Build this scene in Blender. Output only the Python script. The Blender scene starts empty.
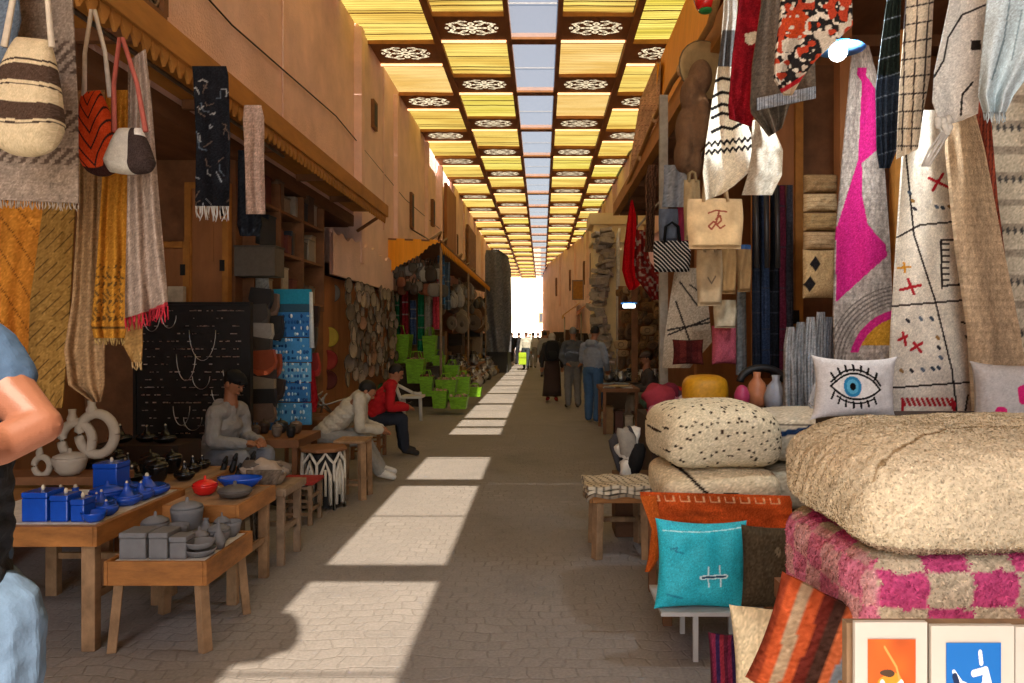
import bpy, math, random
import numpy as np
from mathutils import Vector, Matrix, Euler
random.seed(7); RNG = np.random.default_rng(7)
S = bpy.context.scene
COL = S.collection
F, VX, VY, CH = 740.0, 542.0, 335.0, 1.6
# ---------------- camera, sky, sun, exposure ----------------
cd = bpy.data.cameras.new('camera'); cam = bpy.data.objects.new('camera', cd); COL.objects.link(cam)
cam.location = (0, 0, CH); cam.rotation_euler = (math.radians(90), 0, 0)
cd.sensor_width = 36; cd.lens = 36*F/1024; cd.clip_end = 2000; cd.clip_start = 0.05
cd.shift_x = -(VX-512)/1024; cd.shift_y = -(341.5-VY)/1024
S.camera = cam
SUNV = Vector((-0.93, 6.1, -7.2)).normalized()
w = bpy.data.worlds.new('World'); S.world = w; w.use_nodes = True
nt = w.node_tree; sky = nt.nodes.new('ShaderNodeTexSky'); sky.sky_type = 'NISHITA'; sky.sun_disc = False
sky.sun_elevation = math.asin(-SUNV.z); sky.sun_rotation = math.atan2(-SUNV.x, -SUNV.y)
sky.air_density = 1.0; sky.dust_density = 2.5
nt.links.new(sky.outputs[0], nt.nodes['Background'].inputs[0]); nt.nodes['Background'].inputs[1].default_value = 0.05
sd = bpy.data.lights.new('sun', 'SUN'); sd.energy = 5.0; sd.angle = math.radians(0.35); sd.color = (1, 0.96, 0.89)
sun = bpy.data.objects.new('sun', sd); COL.objects.link(sun); sun.rotation_euler = SUNV.to_track_quat('-Z', 'Y').to_euler()
S.view_settings.view_transform = 'Standard'; S.view_settings.look = 'None'; S.view_settings.exposure = 3.5; S.view_settings.gamma = 1
S.render.engine = 'CYCLES'
S.cycles.max_bounces = 8; S.cycles.diffuse_bounces = 6; S.cycles.transmission_bounces = 6; S.cycles.transparent_max_bounces = 8
S.cycles.sample_clamp_indirect = 6

# ---------------- helpers ----------------
def P(px, py, Y): return (((px-VX)*Y/F), Y, CH-(py-VY)*Y/F)
def lin(c):
    if isinstance(c, str): c = [int(c[i:i+2], 16)/255 for i in (0, 2, 4)]
    a = np.asarray(c, float)
    return np.where(a <= .04045, a/12.92, ((a+.055)/1.055)**2.4)
def hx(c): return np.array([int(c[i:i+2], 16)/255 for i in (0, 2, 4)])
MATS = {}
def M(name, color=None, rough=.85, var=.25, scale=12, bump=.25, bscale=None, metal=0, transl=0, spec=.3, dist=.01, stretch=(1, 1, 1), coat=0):
    """principled with noise-broken colour and bump; color None reads the mesh's own woven colours"""
    if name in MATS: return MATS[name]
    m = bpy.data.materials.new(name); MATS[name] = m; m.use_nodes = True; n = m.node_tree.nodes; l = m.node_tree.links
    b = n['Principled BSDF']; b.inputs['Roughness'].default_value = rough; b.inputs['Metallic'].default_value = metal
    b.inputs['Specular IOR Level'].default_value = spec; b.inputs['Coat Weight'].default_value = coat
    tc = n.new('ShaderNodeTexCoord'); mp = n.new('ShaderNodeMapping'); mp.inputs['Scale'].default_value = stretch
    l.new(tc.outputs['Object'], mp.inputs[0])
    nz = n.new('ShaderNodeTexNoise'); nz.inputs['Scale'].default_value = scale; nz.inputs['Detail'].default_value = 6; nz.inputs['Roughness'].default_value = .65
    l.new(mp.outputs[0], nz.inputs[0])
    hs = n.new('ShaderNodeHueSaturation'); mr = n.new('ShaderNodeMapRange')
    mr.inputs[1].default_value = .3; mr.inputs[2].default_value = .7; mr.inputs[3].default_value = 1-var; mr.inputs[4].default_value = 1+var
    l.new(nz.outputs[0], mr.inputs[0]); l.new(mr.outputs[0], hs.inputs['Value'])
    if color is None:
        at = n.new('ShaderNodeAttribute'); at.attribute_name = 'Col'; l.new(at.outputs[0], hs.inputs['Color'])
    else:
        hs.inputs['Color'].default_value = (*lin(color), 1)
    l.new(hs.outputs[0], b.inputs['Base Color'])
    if bump:
        n2 = n.new('ShaderNodeTexNoise'); n2.inputs['Scale'].default_value = bscale or scale*4; n2.inputs['Detail'].default_value = 4
        l.new(mp.outputs[0], n2.inputs[0]); bp = n.new('ShaderNodeBump'); bp.inputs['Strength'].default_value = bump; bp.inputs['Distance'].default_value = dist
        l.new(n2.outputs[0], bp.inputs['Height']); l.new(bp.outputs[0], b.inputs['Normal'])
    if transl:
        tr = n.new('ShaderNodeBsdfTranslucent'); l.new(hs.outputs[0], tr.inputs[0]); mx = n.new('ShaderNodeMixShader'); mx.inputs[0].default_value = transl
        l.new(b.outputs[0], mx.inputs[1]); l.new(tr.outputs[0], mx.inputs[2]); l.new(mx.outputs[0], n['Material Output'].inputs[0])
    return m
ORG = {}
def tag(o, label=None, cat=None, group=None, kind=None):
    if label: o['label'] = label
    if cat: o['category'] = cat
    if group: o['group'] = group
    if kind: o['kind'] = kind
    return o
def thing(name, label, cat, loc, group=None):
    o = bpy.data.objects.new(name, None); COL.objects.link(o); o.location = loc; o.empty_display_size = .1
    ORG[o] = Vector(loc); return tag(o, label, cat, group)
def copy_tree(o, parent=None):
    c = o.copy(); COL.objects.link(c); c.parent = parent
    for ch in list(o.children): copy_tree(ch, c)
    return c
def dup(o, loc, rz=0, label=None, sc=None):
    c = copy_tree(o); c.location = loc; c.rotation_euler = (0, 0, rz)
    if label: c['label'] = label
    if sc: c.scale = (sc, sc, sc) if not isinstance(sc, tuple) else sc
    return c
class MB:
    def __init__(s): s.v = []; s.f = []; s.mi = []; s.c = []; s.cur = 0; s.col = None
    def add(s, vs, fs, cols=None):
        k = len(s.v); s.v += [tuple(map(float, a)) for a in vs]; s.f += [tuple(k+i for i in f) for f in fs]; s.mi += [s.cur]*len(fs)
        if cols is None: cols = [s.col if s.col is not None else (.5, .5, .5)]*len(vs)
        s.c += [tuple(a) for a in cols]; return s
    def box(s, a, b, mat=None):
        x0, y0, z0 = a; x1, y1, z1 = b
        vs = [(x, y, z) for x in (x0, x1) for y in (y0, y1) for z in (z0, z1)]
        if mat: vs = [mat @ Vector(q) for q in vs]
        return s.add(vs, [(0, 1, 3, 2), (4, 6, 7, 5), (0, 4, 5, 1), (2, 3, 7, 6), (0, 2, 6, 4), (1, 5, 7, 3)])
    def cbox(s, c, d, rz=0, rx=0, ry=0):
        m = Matrix.Translation(c) @ Euler((rx, ry, rz)).to_matrix().to_4x4()
        return s.box((-d[0]/2, -d[1]/2, -d[2]/2), (d[0]/2, d[1]/2, d[2]/2), m)
    def bar(s, a, b, w, t=None):
        t = t or w; a = Vector(a); b = Vector(b); d = b-a; L = d.length
        m = Matrix.Translation(a) @ d.to_track_quat('Z', 'Y').to_matrix().to_4x4()
        return s.box((-w/2, -t/2, 0), (w/2, t/2, L), m)
    def tube(s, pts, r, n=8, cap=True):
        pts = [Vector(p) for p in pts]; N = len(pts); rr = r if isinstance(r, (list, tuple)) else [r]*N
        vs = []; fs = []
        for i, p in enumerate(pts):
            d = (pts[min(i+1, N-1)]-pts[max(i-1, 0)]).normalized()
            q = d.to_track_quat('Z', 'Y')
            for k in range(n):
                a = 2*math.pi*k/n; vs.append(p+q @ Vector((math.cos(a)*rr[i], math.sin(a)*rr[i], 0)))
        for i in range(N-1):
            for k in range(n): k2 = (k+1) % n; fs.append((i*n+k, i*n+k2, (i+1)*n+k2, (i+1)*n+k))
        if cap: fs += [tuple(range(n))[::-1], tuple((N-1)*n+k for k in range(n))]
        return s.add(vs, fs)
    def lathe(s, prof, c=(0, 0, 0), n=24, mat=None, sq=1):
        vs = []; fs = []; N = len(prof)
        for r, z in prof:
            for k in range(n):
                a = 2*math.pi*k/n; v = Vector((r*math.cos(a), r*math.sin(a)*sq, z)); vs.append((mat @ v) if mat else v+Vector(c))
        for i in range(N-1):
            for k in range(n): k2 = (k+1) % n; fs.append((i*n+k, i*n+k2, (i+1)*n+k2, (i+1)*n+k))
        fs += [tuple(range(n))[::-1], tuple((N-1)*n+k for k in range(n))]
        return s.add(vs, fs)
    def ell(s, c, r, rot=(0, 0, 0), n=16, e=1.0):
        c = Vector(c); R = Euler(rot).to_matrix(); vs = []; fs = []; h = n//2
        sg = lambda t: math.copysign(abs(t)**e, t)
        for i in range(h+1):
            th = -math.pi/2+math.pi*i/h
            for k in range(n):
                a = 2*math.pi*k/n
                vs.append(c+R @ Vector((r[0]*sg(math.cos(th))*sg(math.cos(a)), r[1]*sg(math.cos(th))*sg(math.sin(a)), r[2]*sg(math.sin(th)))))
        for i in range(h):
            for k in range(n): k2 = (k+1) % n; fs.append((i*n+k, i*n+k2, (i+1)*n+k2, (i+1)*n+k))
        return s.add(vs, fs)
    def cap(s, a, b, ra, rb, n=12):
        """rounded tapered limb"""
        s.ell(a, (ra,)*3, n=n); s.ell(b, (rb,)*3, n=n)
        if (Vector(a)-Vector(b)).length > 1e-5: s.tube([a, b], [ra, rb], n=n)
        return s
    def chain(s, pts, rs):
        for i in range(len(pts)-1): s.cap(pts[i], pts[i+1], rs[i], rs[i+1])
        return s
    def grid(s, X, Y, Z, C=None, flip=False):
        n, m = X.shape; k = len(s.v)
        vs = np.stack([X, Y, Z], -1).reshape(-1, 3).tolist(); s.v += [tuple(a) for a in vs]
        i, j = np.meshgrid(np.arange(n-1), np.arange(m-1), indexing='ij'); a = (k+i*m+j).ravel()
        q = np.stack([a, a+m, a+m+1, a+1], 1)
        if flip: q = q[:, ::-1]
        s.f += [tuple(t) for t in q.tolist()]; s.mi += [s.cur]*len(a)
        if C is None: s.c += [s.col if s.col is not None else (.5, .5, .5)]*(n*m)
        else: s.c += [tuple(a) for a in C.reshape(-1, 3).tolist()]
        return s
    def build(s, name, mats, parent=None, label=None, cat=None, group=None, kind=None, smooth=True, bevel=0, mods=None):
        v = np.array(s.v, float)
        if parent is not None: org = ORG[parent]
        elif kind: org = Vector((0, 0, 0))
        else: org = Vector(((v[:, 0].min()+v[:, 0].max())/2, (v[:, 1].min()+v[:, 1].max())/2, v[:, 2].min()))
        v = v-np.array(org)
        me = bpy.data.meshes.new(name); me.from_pydata(v.tolist(), [], s.f)
        if not isinstance(mats, (list, tuple)): mats = [mats]
        for m in mats: me.materials.append(m)
        me.polygons.foreach_set('material_index', s.mi)
        ca = me.color_attributes.new('Col', 'FLOAT_COLOR', 'POINT')
        cc = np.ones((len(v), 4)); cc[:, :3] = lin(np.clip(np.array(s.c, float), 0, 1)); ca.data.foreach_set('color', cc.ravel())
        if smooth: me.polygons.foreach_set('use_smooth', [True]*len(me.polygons))
        me.update(); o = bpy.data.objects.new(name, me); COL.objects.link(o)
        if parent is not None: o.parent = parent; o.location = (0, 0, 0)
        else: o.location = org
        ORG[o] = org
        if smooth == 'angle' or not smooth or bevel: 
            pass
        if bevel:
            bm = o.modifiers.new('bevel', 'BEVEL'); bm.width = bevel; bm.segments = 2; bm.limit_method = 'ANGLE'
        for mm in (mods or []):
            x = o.modifiers.new(mm[0].lower(), mm[0])
            for k_, v_ in mm[1].items(): setattr(x, k_, v_)
        return tag(o, label, cat, group, kind)
FLAT = dict(smooth=False)
def ordw(n):
    o = ['first', 'second', 'third', 'fourth', 'fifth', 'sixth', 'seventh', 'eighth', 'ninth', 'tenth', 'eleventh', 'twelfth', 'thirteenth', 'fourteenth', 'fifteenth', 'sixteenth', 'seventeenth', 'eighteenth', 'nineteenth']
    if n < 19: return o[n]
    t = ['twent', 'thirt', 'fort', 'fift', 'sixt', 'sevent', 'eight', 'ninet'][(n+1)//10-2]; u = (n+1) % 10
    return t+'ieth' if u == 0 else t+'y-'+o[u-1]
def vnoise(x, y, seed=0):
    """cheap smooth value noise on arrays"""
    r = np.random.default_rng(seed).random((64, 64)); xi = np.floor(x).astype(int); yi = np.floor(y).astype(int)
    fx = x-xi; fy = y-yi; fx = fx*fx*(3-2*fx); fy = fy*fy*(3-2*fy); g = lambda a, b: r[a % 64, b % 64]
    return (g(xi, yi)*(1-fx)+g(xi+1, yi)*fx)*(1-fy)+(g(xi, yi+1)*(1-fx)+g(xi+1, yi+1)*fx)*fy
def segd(x, y, pts):
    d = np.full(x.shape, 1e9)
    for (ax, ay), (bx, by) in zip(pts[:-1], pts[1:]):
        dx, dy = bx-ax, by-ay; t = np.clip(((x-ax)*dx+(y-ay)*dy)/max(dx*dx+dy*dy, 1e-9), 0, 1)
        d = np.minimum(d, np.hypot(x-ax-t*dx, y-ay-t*dy))
    return d
def paint(C, mask, col):
    C[mask] = hx(col); return C
def flatc(shape, col): return np.broadcast_to(hx(col), shape+(3,)).copy()
def plain(col): return lambda x, y, u, v: flatc(x.shape, col)
def stripes(cols, n, ax='v', wob=0):
    def f(x, y, u, v):
        t = (v if ax == 'v' else u)+wob*np.sin(u*9+v*4); C = flatc(x.shape, cols[0]); k = np.floor(t*n).astype(int) % len(cols)
        for i, c in enumerate(cols): C[k == i] = hx(c)
        return C
    return f
def lines(base, lc, n, wd=.2, ax='v', slant=0):
    def f(x, y, u, v):
        t = (v+slant*u if ax == 'v' else u+slant*v)*n; C = flatc(x.shape, base); C[(t % 1) < wd] = hx(lc); return C
    return f
FAB = lambda: M('woven_cloth', None, .95, .12, 40, .5, 260, dist=.004, spec=.1)
WOOL = lambda: M('wool_pile', None, 1, .12, 60, .5, 120, dist=.008, spec=.05)
LEA = lambda: M('leather', None, .55, .12, 30, .25, 90, dist=.003, spec=.4)
def cloth(name, label, cat, rows, Y, pat, dY=0, folds=3, amp=.015, group=None, thick=.008, mat=None, parent=None, fringe=None, skew=0, jit=.05, px=1.6, seed=None, curl=0):
    """hanging textile; rows = (py, left px, right px) seen at depth Y (right edge at Y+dY)"""
    ys = [r[0] for r in rows]; n = int(max(8, (ys[-1]-ys[0])/px)); wpx = max(r[2]-r[1] for r in rows); m = int(max(6, wpx/px))
    yy = np.linspace(ys[0], ys[-1], n); xl = np.interp(yy, ys, [r[1] for r in rows]); xr = np.interp(yy, ys, [r[2] for r in rows])
    u = np.linspace(0, 1, m)[None, :]*np.ones((n, 1)); v = np.linspace(0, 1, n)[:, None]*np.ones((1, m))
    PX = xl[:, None]*(1-u)+xr[:, None]*u; PY = yy[:, None]+skew*(u-.5)
    sd_ = seed if seed is not None else int(abs(rows[0][1]*7+rows[0][2]*3+ys[0])) % 60
    D = Y+dY*u+amp*(np.sin(u*2*math.pi*folds+sd_+1.2*np.sin(v*3))*(.35+.65*v)+.8*(vnoise(u*5+sd_, v*6, sd_)-.5))
    if curl: D = D-curl*np.clip(v-.85, 0, 1)**2*40
    X = (PX-VX)*D/F; Z = CH-(PY-VY)*D/F
    C = pat(PX, PY, u, v); C = np.clip(C+RNG.normal(0, jit, (n, m))[..., None]*(.3+C), 0, 1)
    b = MB(); b.grid(X, D, Z, C, flip=True); b.grid(X, D+thick, Z, C*.92)
    A = np.array
    for sl in ((slice(0, 1), slice(None)), (slice(n-1, n), slice(None)), (slice(None), slice(0, 1)), (slice(None), slice(m-1, m))):
        x_, d_, z_, c_ = X[sl], D[sl], Z[sl], C[sl]
        ax = 0 if x_.shape[0] == 1 else 1
        b.grid(np.concatenate([x_, x_], ax), np.concatenate([d_, d_+thick], ax), np.concatenate([z_, z_], ax), np.concatenate([c_, c_], ax))
    o = b.build(name, mat or FAB(), parent, label, cat, group)
    if fringe:
        col, ln, cnt = fringe; fb = MB(); fb.col = hx(col); r = random.Random(3)
        for i in range(cnt):
            j = min(m-1, int((i+.5)/cnt*m)); p = Vector((X[-1, j], D[-1, j]+thick/2, Z[-1, j])); L = ln*Y/F*r.uniform(.7, 1.15)
            fb.tube([p, p+Vector((r.uniform(-.1, .1)*L, r.uniform(-.1, .1)*L, -L*.5)), p+Vector((r.uniform(-.25, .25)*L, 0, -L))], [.9*Y/F]*2+[.4*Y/F], 5)
        fo = fb.build('fringe', FAB(), o)
    return o
def cushion(name, label, cat, c, size, pat, rz=0, rx=0, ry=0, mat=None, group=None, parent=None, n=44, pinch=.07, wr=.01, jit=.05, tuft=None, e=.5, ears=0):
    """stuffed cushion lying in local xz, thickness along y (before rotation)"""
    w_, h_, t_ = size; g = np.linspace(-1, 1, n); U, V = np.meshgrid(g, g, indexing='xy'); V = -V
    R = Euler((rx, ry, rz)).to_matrix(); b = MB(); rs = int(abs(c[0]*100+c[2]*37)) % 50
    sx = 1-pinch*(1-V**2)*U**2; sz = 1-pinch*(1-U**2)*V**2
    if ears: sx = sx+ears*(abs(V)**8*abs(U)**8); sz = sz+ears*(abs(V)**8*abs(U)**8)
    X = U*w_/2*sx; Z = V*h_/2*sz
    T = np.clip((1-U**4)*(1-V**4), 0, 1)**e*t_/2
    for sgn in (-1, 1):
        nz = (vnoise(U*3+rs+5, V*3+9, rs+2)-.5)*wr*2*T/(t_/2+1e-9)
        Yv = sgn*(T+nz); C = pat(U, V, (U+1)/2, (1-V)/2) if True else None
        C = np.clip(C+RNG.normal(0, jit, U.shape)[..., None]*(.3+C), 0, 1)
        pts = np.stack([X, Yv, Z], -1).reshape(-1, 3) @ np.array(R).T+np.array(c); q = pts.reshape(n, n, 3)
        b.grid(q[..., 0], q[..., 1], q[..., 2], C, flip=(sgn < 0))
    return b.build(name, mat or FAB(), parent, label, cat, group)
def pouf(name, label, cat, c, half, pat, rz=0, mat=None, group=None, e=.35, disp=.006, n=(120, 60), tufts=0, tl=.02, jit=.05, ry=0, rx=0, flop=0, seed=1, sag=0, zx=.62, cx=.5):
    """square floor cushion lying flat; superellipsoid with lumps and optional pile tufts"""
    sg = lambda q, e_: np.sign(q)*np.abs(q)**e_
    def even(lo, hi, k, fx, fy):   # parameter values that space the surface points evenly
        q = np.linspace(lo, hi, 20001); s = np.concatenate([[0], np.cumsum(np.hypot(np.diff(fx(q)), np.diff(fy(q))))]); return np.interp(np.linspace(0, s[-1], k), s, q)
    a = even(0, 2*math.pi, n[0], lambda q: half[0]*sg(np.cos(q), e), lambda q: half[1]*sg(np.sin(q), e))
    t = even(-math.pi/2, math.pi/2, n[1], lambda q: half[0]*sg(np.cos(q), cx), lambda q: half[2]*sg(np.sin(q), zx)); A, T = np.meshgrid(a, t, indexing='xy')
    X = half[0]*sg(np.cos(T), cx)*sg(np.cos(A), e); Y = half[1]*sg(np.cos(T), cx)*sg(np.sin(A), e); Z = half[2]*sg(np.sin(T), zx)
    ed = np.clip(np.abs(np.cos(T)), 0, 1)
    nz = (vnoise(X*6+40, Y*6+40+Z*5, seed)-.5)*disp*2.5+(vnoise(X*40+500, Y*40+500+Z*31, seed+3)-.5)*disp
    N = np.stack([np.cos(T)*np.cos(A), np.cos(T)*np.sin(A), np.sin(T)], -1)
    X = X+N[..., 0]*nz; Y = Y+N[..., 1]*nz; Z = Z+N[..., 2]*nz
    rr = np.hypot(X/half[0], Y/half[1]); Z = Z-flop*np.clip(rr-.55, 0, 2)**2+sag*(1-rr**2)*(Z > 0)
    C = pat(X, Y, Z, N); C = np.clip(C+RNG.normal(0, jit, X.shape)[..., None]*(.3+C), 0, 1)
    R = np.array(Euler((rx, ry, rz)).to_matrix()); q = np.stack([X, Y, Z], -1) @ R.T+np.array(c)
    b = MB(); b.grid(q[..., 0], q[..., 1], q[..., 2], C, flip=True)
    b.f = [f[::-1] for f in b.f]
    if tufts:
        r = RNG; idx = r.integers(0, q.shape[0]-1, tufts), r.integers(0, q.shape[1]-1, tufts)
        # area-weighted choice
        d1 = np.linalg.norm(q[1:, :-1]-q[:-1, :-1], axis=-1); d2 = np.linalg.norm(q[:-1, 1:]-q[:-1, :-1], axis=-1); ar = (d1*d2).ravel(); ar = ar/ar.sum()
        k = r.choice(len(ar), tufts, p=ar); i = k//(q.shape[1]-1); j = k % (q.shape[1]-1)
        fx = r.random(tufts)[:, None]; fy = r.random(tufts)[:, None]
        p = q[i, j]+(q[i+1, j]-q[i, j])*fx+(q[i, j+1]-q[i, j])*fy
        nn = np.cross(q[i, j+1]-q[i, j], q[i+1, j]-q[i, j]); nn /= np.linalg.norm(nn, axis=1)[:, None]+1e-9
        cen = np.array(c); sgn = np.sign(((p-cen)*nn).sum(1))[:, None]; nn = nn*np.where(sgn == 0, 1, sgn)
        tg = r.normal(0, 1, (tufts, 3)); tg -= (tg*nn).sum(1)[:, None]*nn; tg /= np.linalg.norm(tg, axis=1)[:, None]
        L = tl*r.uniform(.6, 1.3, (tufts, 1)); wd = tl*.32
        tip = p+nn*L*.4+tg*L*1.0+np.array([0, 0, -1])*L*.25; sd2 = np.cross(nn, tg)*wd
        cc = C[i, j]; cc = np.clip(cc*r.uniform(.88, 1.1, (tufts, 1)), 0, 1)
        base = len(b.v)
        vs = np.stack([p-sd2, p+sd2, (p+tip)/2+sd2*.9+nn*L*.25, tip, (p+tip)/2-sd2*.9+nn*L*.2], 1).reshape(-1, 3)
        b.v += [tuple(x) for x in vs.tolist()]; b.c += [tuple(x) for x in np.repeat(cc, 5, 0).tolist()]
        b.f += [tuple(base+5*m_+k_ for k_ in (0, 1, 2, 3, 4)) for m_ in range(tufts)]; b.mi += [0]*tufts
    return b.build(name, mat or WOOL(), None, label, cat, group)
# ---------------- materials of the setting ----------------
def ground_mat():
    m = bpy.data.materials.new('paving'); m.use_nodes = True; n = m.node_tree.nodes; l = m.node_tree.links; b = n['Principled BSDF']
    b.inputs['Roughness'].default_value = .8; b.inputs['Specular IOR Level'].default_value = .25
    tc = n.new('ShaderNodeTexCoord'); nz = n.new('ShaderNodeTexNoise'); nz.inputs['Scale'].default_value = 2.2; nz.inputs['Detail'].default_value = 3
    l.new(tc.outputs['Object'], nz.inputs[0])
    mx = n.new('ShaderNodeVectorMath'); mx.operation = 'MULTIPLY_ADD'; mx.inputs[1].default_value = (.22, .22, 0); l.new(nz.outputs['Color'], mx.inputs[0]); l.new(tc.outputs['Object'], mx.inputs[2])
    br = n.new('ShaderNodeTexBrick'); br.inputs['Scale'].default_value = 1; br.inputs['Brick Width'].default_value = .125; br.inputs['Row Height'].default_value = .105
    br.inputs['Mortar Size'].default_value = .009; br.inputs['Mortar Smooth'].default_value = .9; br.inputs['Bias'].default_value = 0
    br.inputs['Color1'].default_value = (.8, .8, .8, 1); br.inputs['Color2'].default_value = (1, 1, 1, 1); br.inputs['Mortar'].default_value = (.62, .60, .58, 1)
    l.new(mx.outputs[0], br.inputs[0])
    n2 = n.new('ShaderNodeTexNoise'); n2.inputs['Scale'].default_value = .9; n2.inputs['Detail'].default_value = 8; n2.inputs['Roughness'].default_value = .7; l.new(tc.outputs['Object'], n2.inputs[0])
    # dirt that fills the joints in places
    wr = n.new('ShaderNodeMapRange'); wr.inputs[1].default_value = .46; wr.inputs[2].default_value = .64; l.new(n2.outputs[0], wr.inputs[0])
    cr = n.new('ShaderNodeValToRGB'); cr.color_ramp.elements[0].color = (.18, .162, .150, 1); cr.color_ramp.elements[1].color = (.30, .268, .245, 1); cr.color_ramp.elements[0].position = .3; cr.color_ramp.elements[1].position = .7
    l.new(n2.outputs[0], cr.inputs[0])
    mu = n.new('ShaderNodeMix'); mu.data_type = 'RGBA'; mu.blend_type = 'MULTIPLY'; mu.inputs[0].default_value = .7; l.new(wr.outputs[0], mu.inputs[0])
    l.new(cr.outputs[0], mu.inputs[6]); l.new(br.outputs[0], mu.inputs[7])
    n3 = n.new('ShaderNodeTexNoise'); n3.inputs['Scale'].default_value = 60; n3.inputs['Detail'].default_value = 3; l.new(tc.outputs['Object'], n3.inputs[0])
    m3 = n.new('ShaderNodeMix'); m3.data_type = 'RGBA'; m3.blend_type = 'OVERLAY'; m3.inputs[0].default_value = .35; l.new(mu.outputs[2], m3.inputs[6]); l.new(n3.outputs[0], m3.inputs[7])
    l.new(m3.outputs[2], b.inputs['Base Color'])
    ad = n.new('ShaderNodeMath'); ad.operation = 'MULTIPLY_ADD'; ad.inputs[1].default_value = -1.0; l.new(br.outputs['Fac'], ad.inputs[0]); 
    n4 = n.new('ShaderNodeTexNoise'); n4.inputs['Scale'].default_value = 14; n4.inputs['Detail'].default_value = 6; l.new(tc.outputs['Object'], n4.inputs[0]); l.new(n4.outputs[0], ad.inputs[2])
    bp = n.new('ShaderNodeBump'); bp.inputs['Strength'].default_value = .6; bp.inputs['Distance'].default_value = .005; l.new(ad.outputs[0], bp.inputs['Height']); l.new(bp.outputs[0], b.inputs['Normal'])
    return m
def panel_mat(name, c1, c2, transl=.9, stripe=0):
    m = bpy.data.materials.new(name); m.use_nodes = True; n = m.node_tree.nodes; l = m.node_tree.links
    tr = n.new('ShaderNodeBsdfTranslucent'); df = n.new('ShaderNodeBsdfDiffuse'); mx = n.new('ShaderNodeMixShader'); mx.inputs[0].default_value = 1-transl
    oi = n.new('ShaderNodeObjectInfo'); tc = n.new('ShaderNodeTexCoord'); va = n.new('ShaderNodeVectorMath'); va.operation = 'MULTIPLY_ADD'; va.inputs[1].default_value = (1, 1, 1)
    mp = n.new('ShaderNodeMapping'); mp.inputs['Scale'].default_value = (.5, 2.2, 1); l.new(tc.outputs['Object'], mp.inputs[0])
    cb = n.new('ShaderNodeCombineXYZ'); mm = n.new('ShaderNodeMath'); mm.operation = 'MULTIPLY'; mm.inputs[1].default_value = 40; l.new(oi.outputs['Random'], mm.inputs[0]); l.new(mm.outputs[0], cb.inputs[2]); 
    ad = n.new('ShaderNodeVectorMath'); ad.operation = 'ADD'; l.new(mp.outputs[0], ad.inputs[0]); l.new(cb.outputs[0], ad.inputs[1])
    nz = n.new('ShaderNodeTexNoise'); nz.inputs['Scale'].default_value = 1.0; nz.inputs['Detail'].default_value = 4; l.new(ad.outputs[0], nz.inputs[0])
    cr = n.new('ShaderNodeValToRGB'); cr.color_ramp.elements[0].position = .35; cr.color_ramp.elements[1].position = .62
    cr.color_ramp.elements[0].color = (*c1, 1); cr.color_ramp.elements[1].color = (*c2, 1); l.new(nz.outputs[0], cr.inputs[0])
    l.new(cr.outputs[0], tr.inputs[0]); l.new(cr.outputs[0], df.inputs[0]); l.new(tr.outputs[0], mx.inputs[1]); l.new(df.outputs[0], mx.inputs[2])
    l.new(mx.outputs[0], n['Material Output'].inputs[0]); return m
def pane_mat(name='clouded_pane', tcol=(.48, .46, .43), gcol=(.16, .16, .18), f=.18):
    m = bpy.data.materials.new(name); m.use_nodes = True; n = m.node_tree.nodes; l = m.node_tree.links
    a = n.new('ShaderNodeBsdfTransparent'); a.inputs[0].default_value = (*tcol, 1); b = n.new('ShaderNodeBsdfTranslucent'); b.inputs[0].default_value = (*gcol, 1)
    x = n.new('ShaderNodeMixShader'); x.inputs[0].default_value = f; l.new(a.outputs[0], x.inputs[1]); l.new(b.outputs[0], x.inputs[2]); l.new(x.outputs[0], n['Material Output'].inputs[0]); return m
PLASTER = M('pink_plaster', 'E8C4B6', .9, .14, 1.4, .8, 34, dist=.02, spec=.1)
PLASTER2 = M('pale_plaster', 'E6C6B8', .9, .14, 1.1, .8, 30, dist=.02, spec=.1)
CREAM = M('cream_plaster', 'E0CDA4', .9, .12, 2, .3, 30, dist=.01, spec=.1)
STAIN = M('stained_apron_wood', '93602F', .6, .5, 5, .5, 40, dist=.004, stretch=(.6, .6, 2))
WOOD = M('ochre_wood', 'A8702F', .65, .3, 5, .3, 30, dist=.004, stretch=(1, .25, 1))
DWOOD = M('dark_wood', '7A5234', .7, .3, 5, .3, 30, dist=.004, stretch=(1, .25, 1))
OWOOD = M('orange_brown_wood', '98643A', .7, .3, 3, .3, 20, dist=.004, stretch=(1, 1, .25))
PWOOD = M('worn_table_wood', '8C6E50', .85, .45, 9, .6, 50, dist=.004, stretch=(1, .35, .6))
GREYW = M('grey_raw_wood', '86705A', .85, .3, 8, .5, 40, dist=.004)
ORANGE = M('orange_boards', 'E8981E', .6, .12, 3, .2, 20, dist=.004, stretch=(4, 4, .3))
BLACK = M('black_paint', '191716', .6, .3, 10, .2, 40)
METAL = M('dull_metal', '8E8A84', .35, .2, 15, .1, 60, metal=1)
SILVER = M('silver', 'D8D6D0', .3, .1, 15, 0, metal=1)
CM = M('mixed_goods', None, .7, .15, 20, .25, 60, dist=.004)
GLOSS = M('glazed', None, .18, .1, 14, .1, 40, dist=.002, spec=.5)
CEIL = M('canopy_brown', '8A5A30', .7, .25, 6, .3, 30, stretch=(1, .3, 1))
H = 7.2; XL, XR = -3.38, 3.06
# ---------------- ground, far street ----------------
g = MB(); xs = np.linspace(-60, 60, 60); ys_ = np.concatenate([np.linspace(-30, 40, 90), np.linspace(42, 600, 60)])
X, Y = np.meshgrid(xs, ys_, indexing='ij'); g.grid(X, Y, 0*X)
g.build('ground', ground_mat(), kind='structure')
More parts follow.
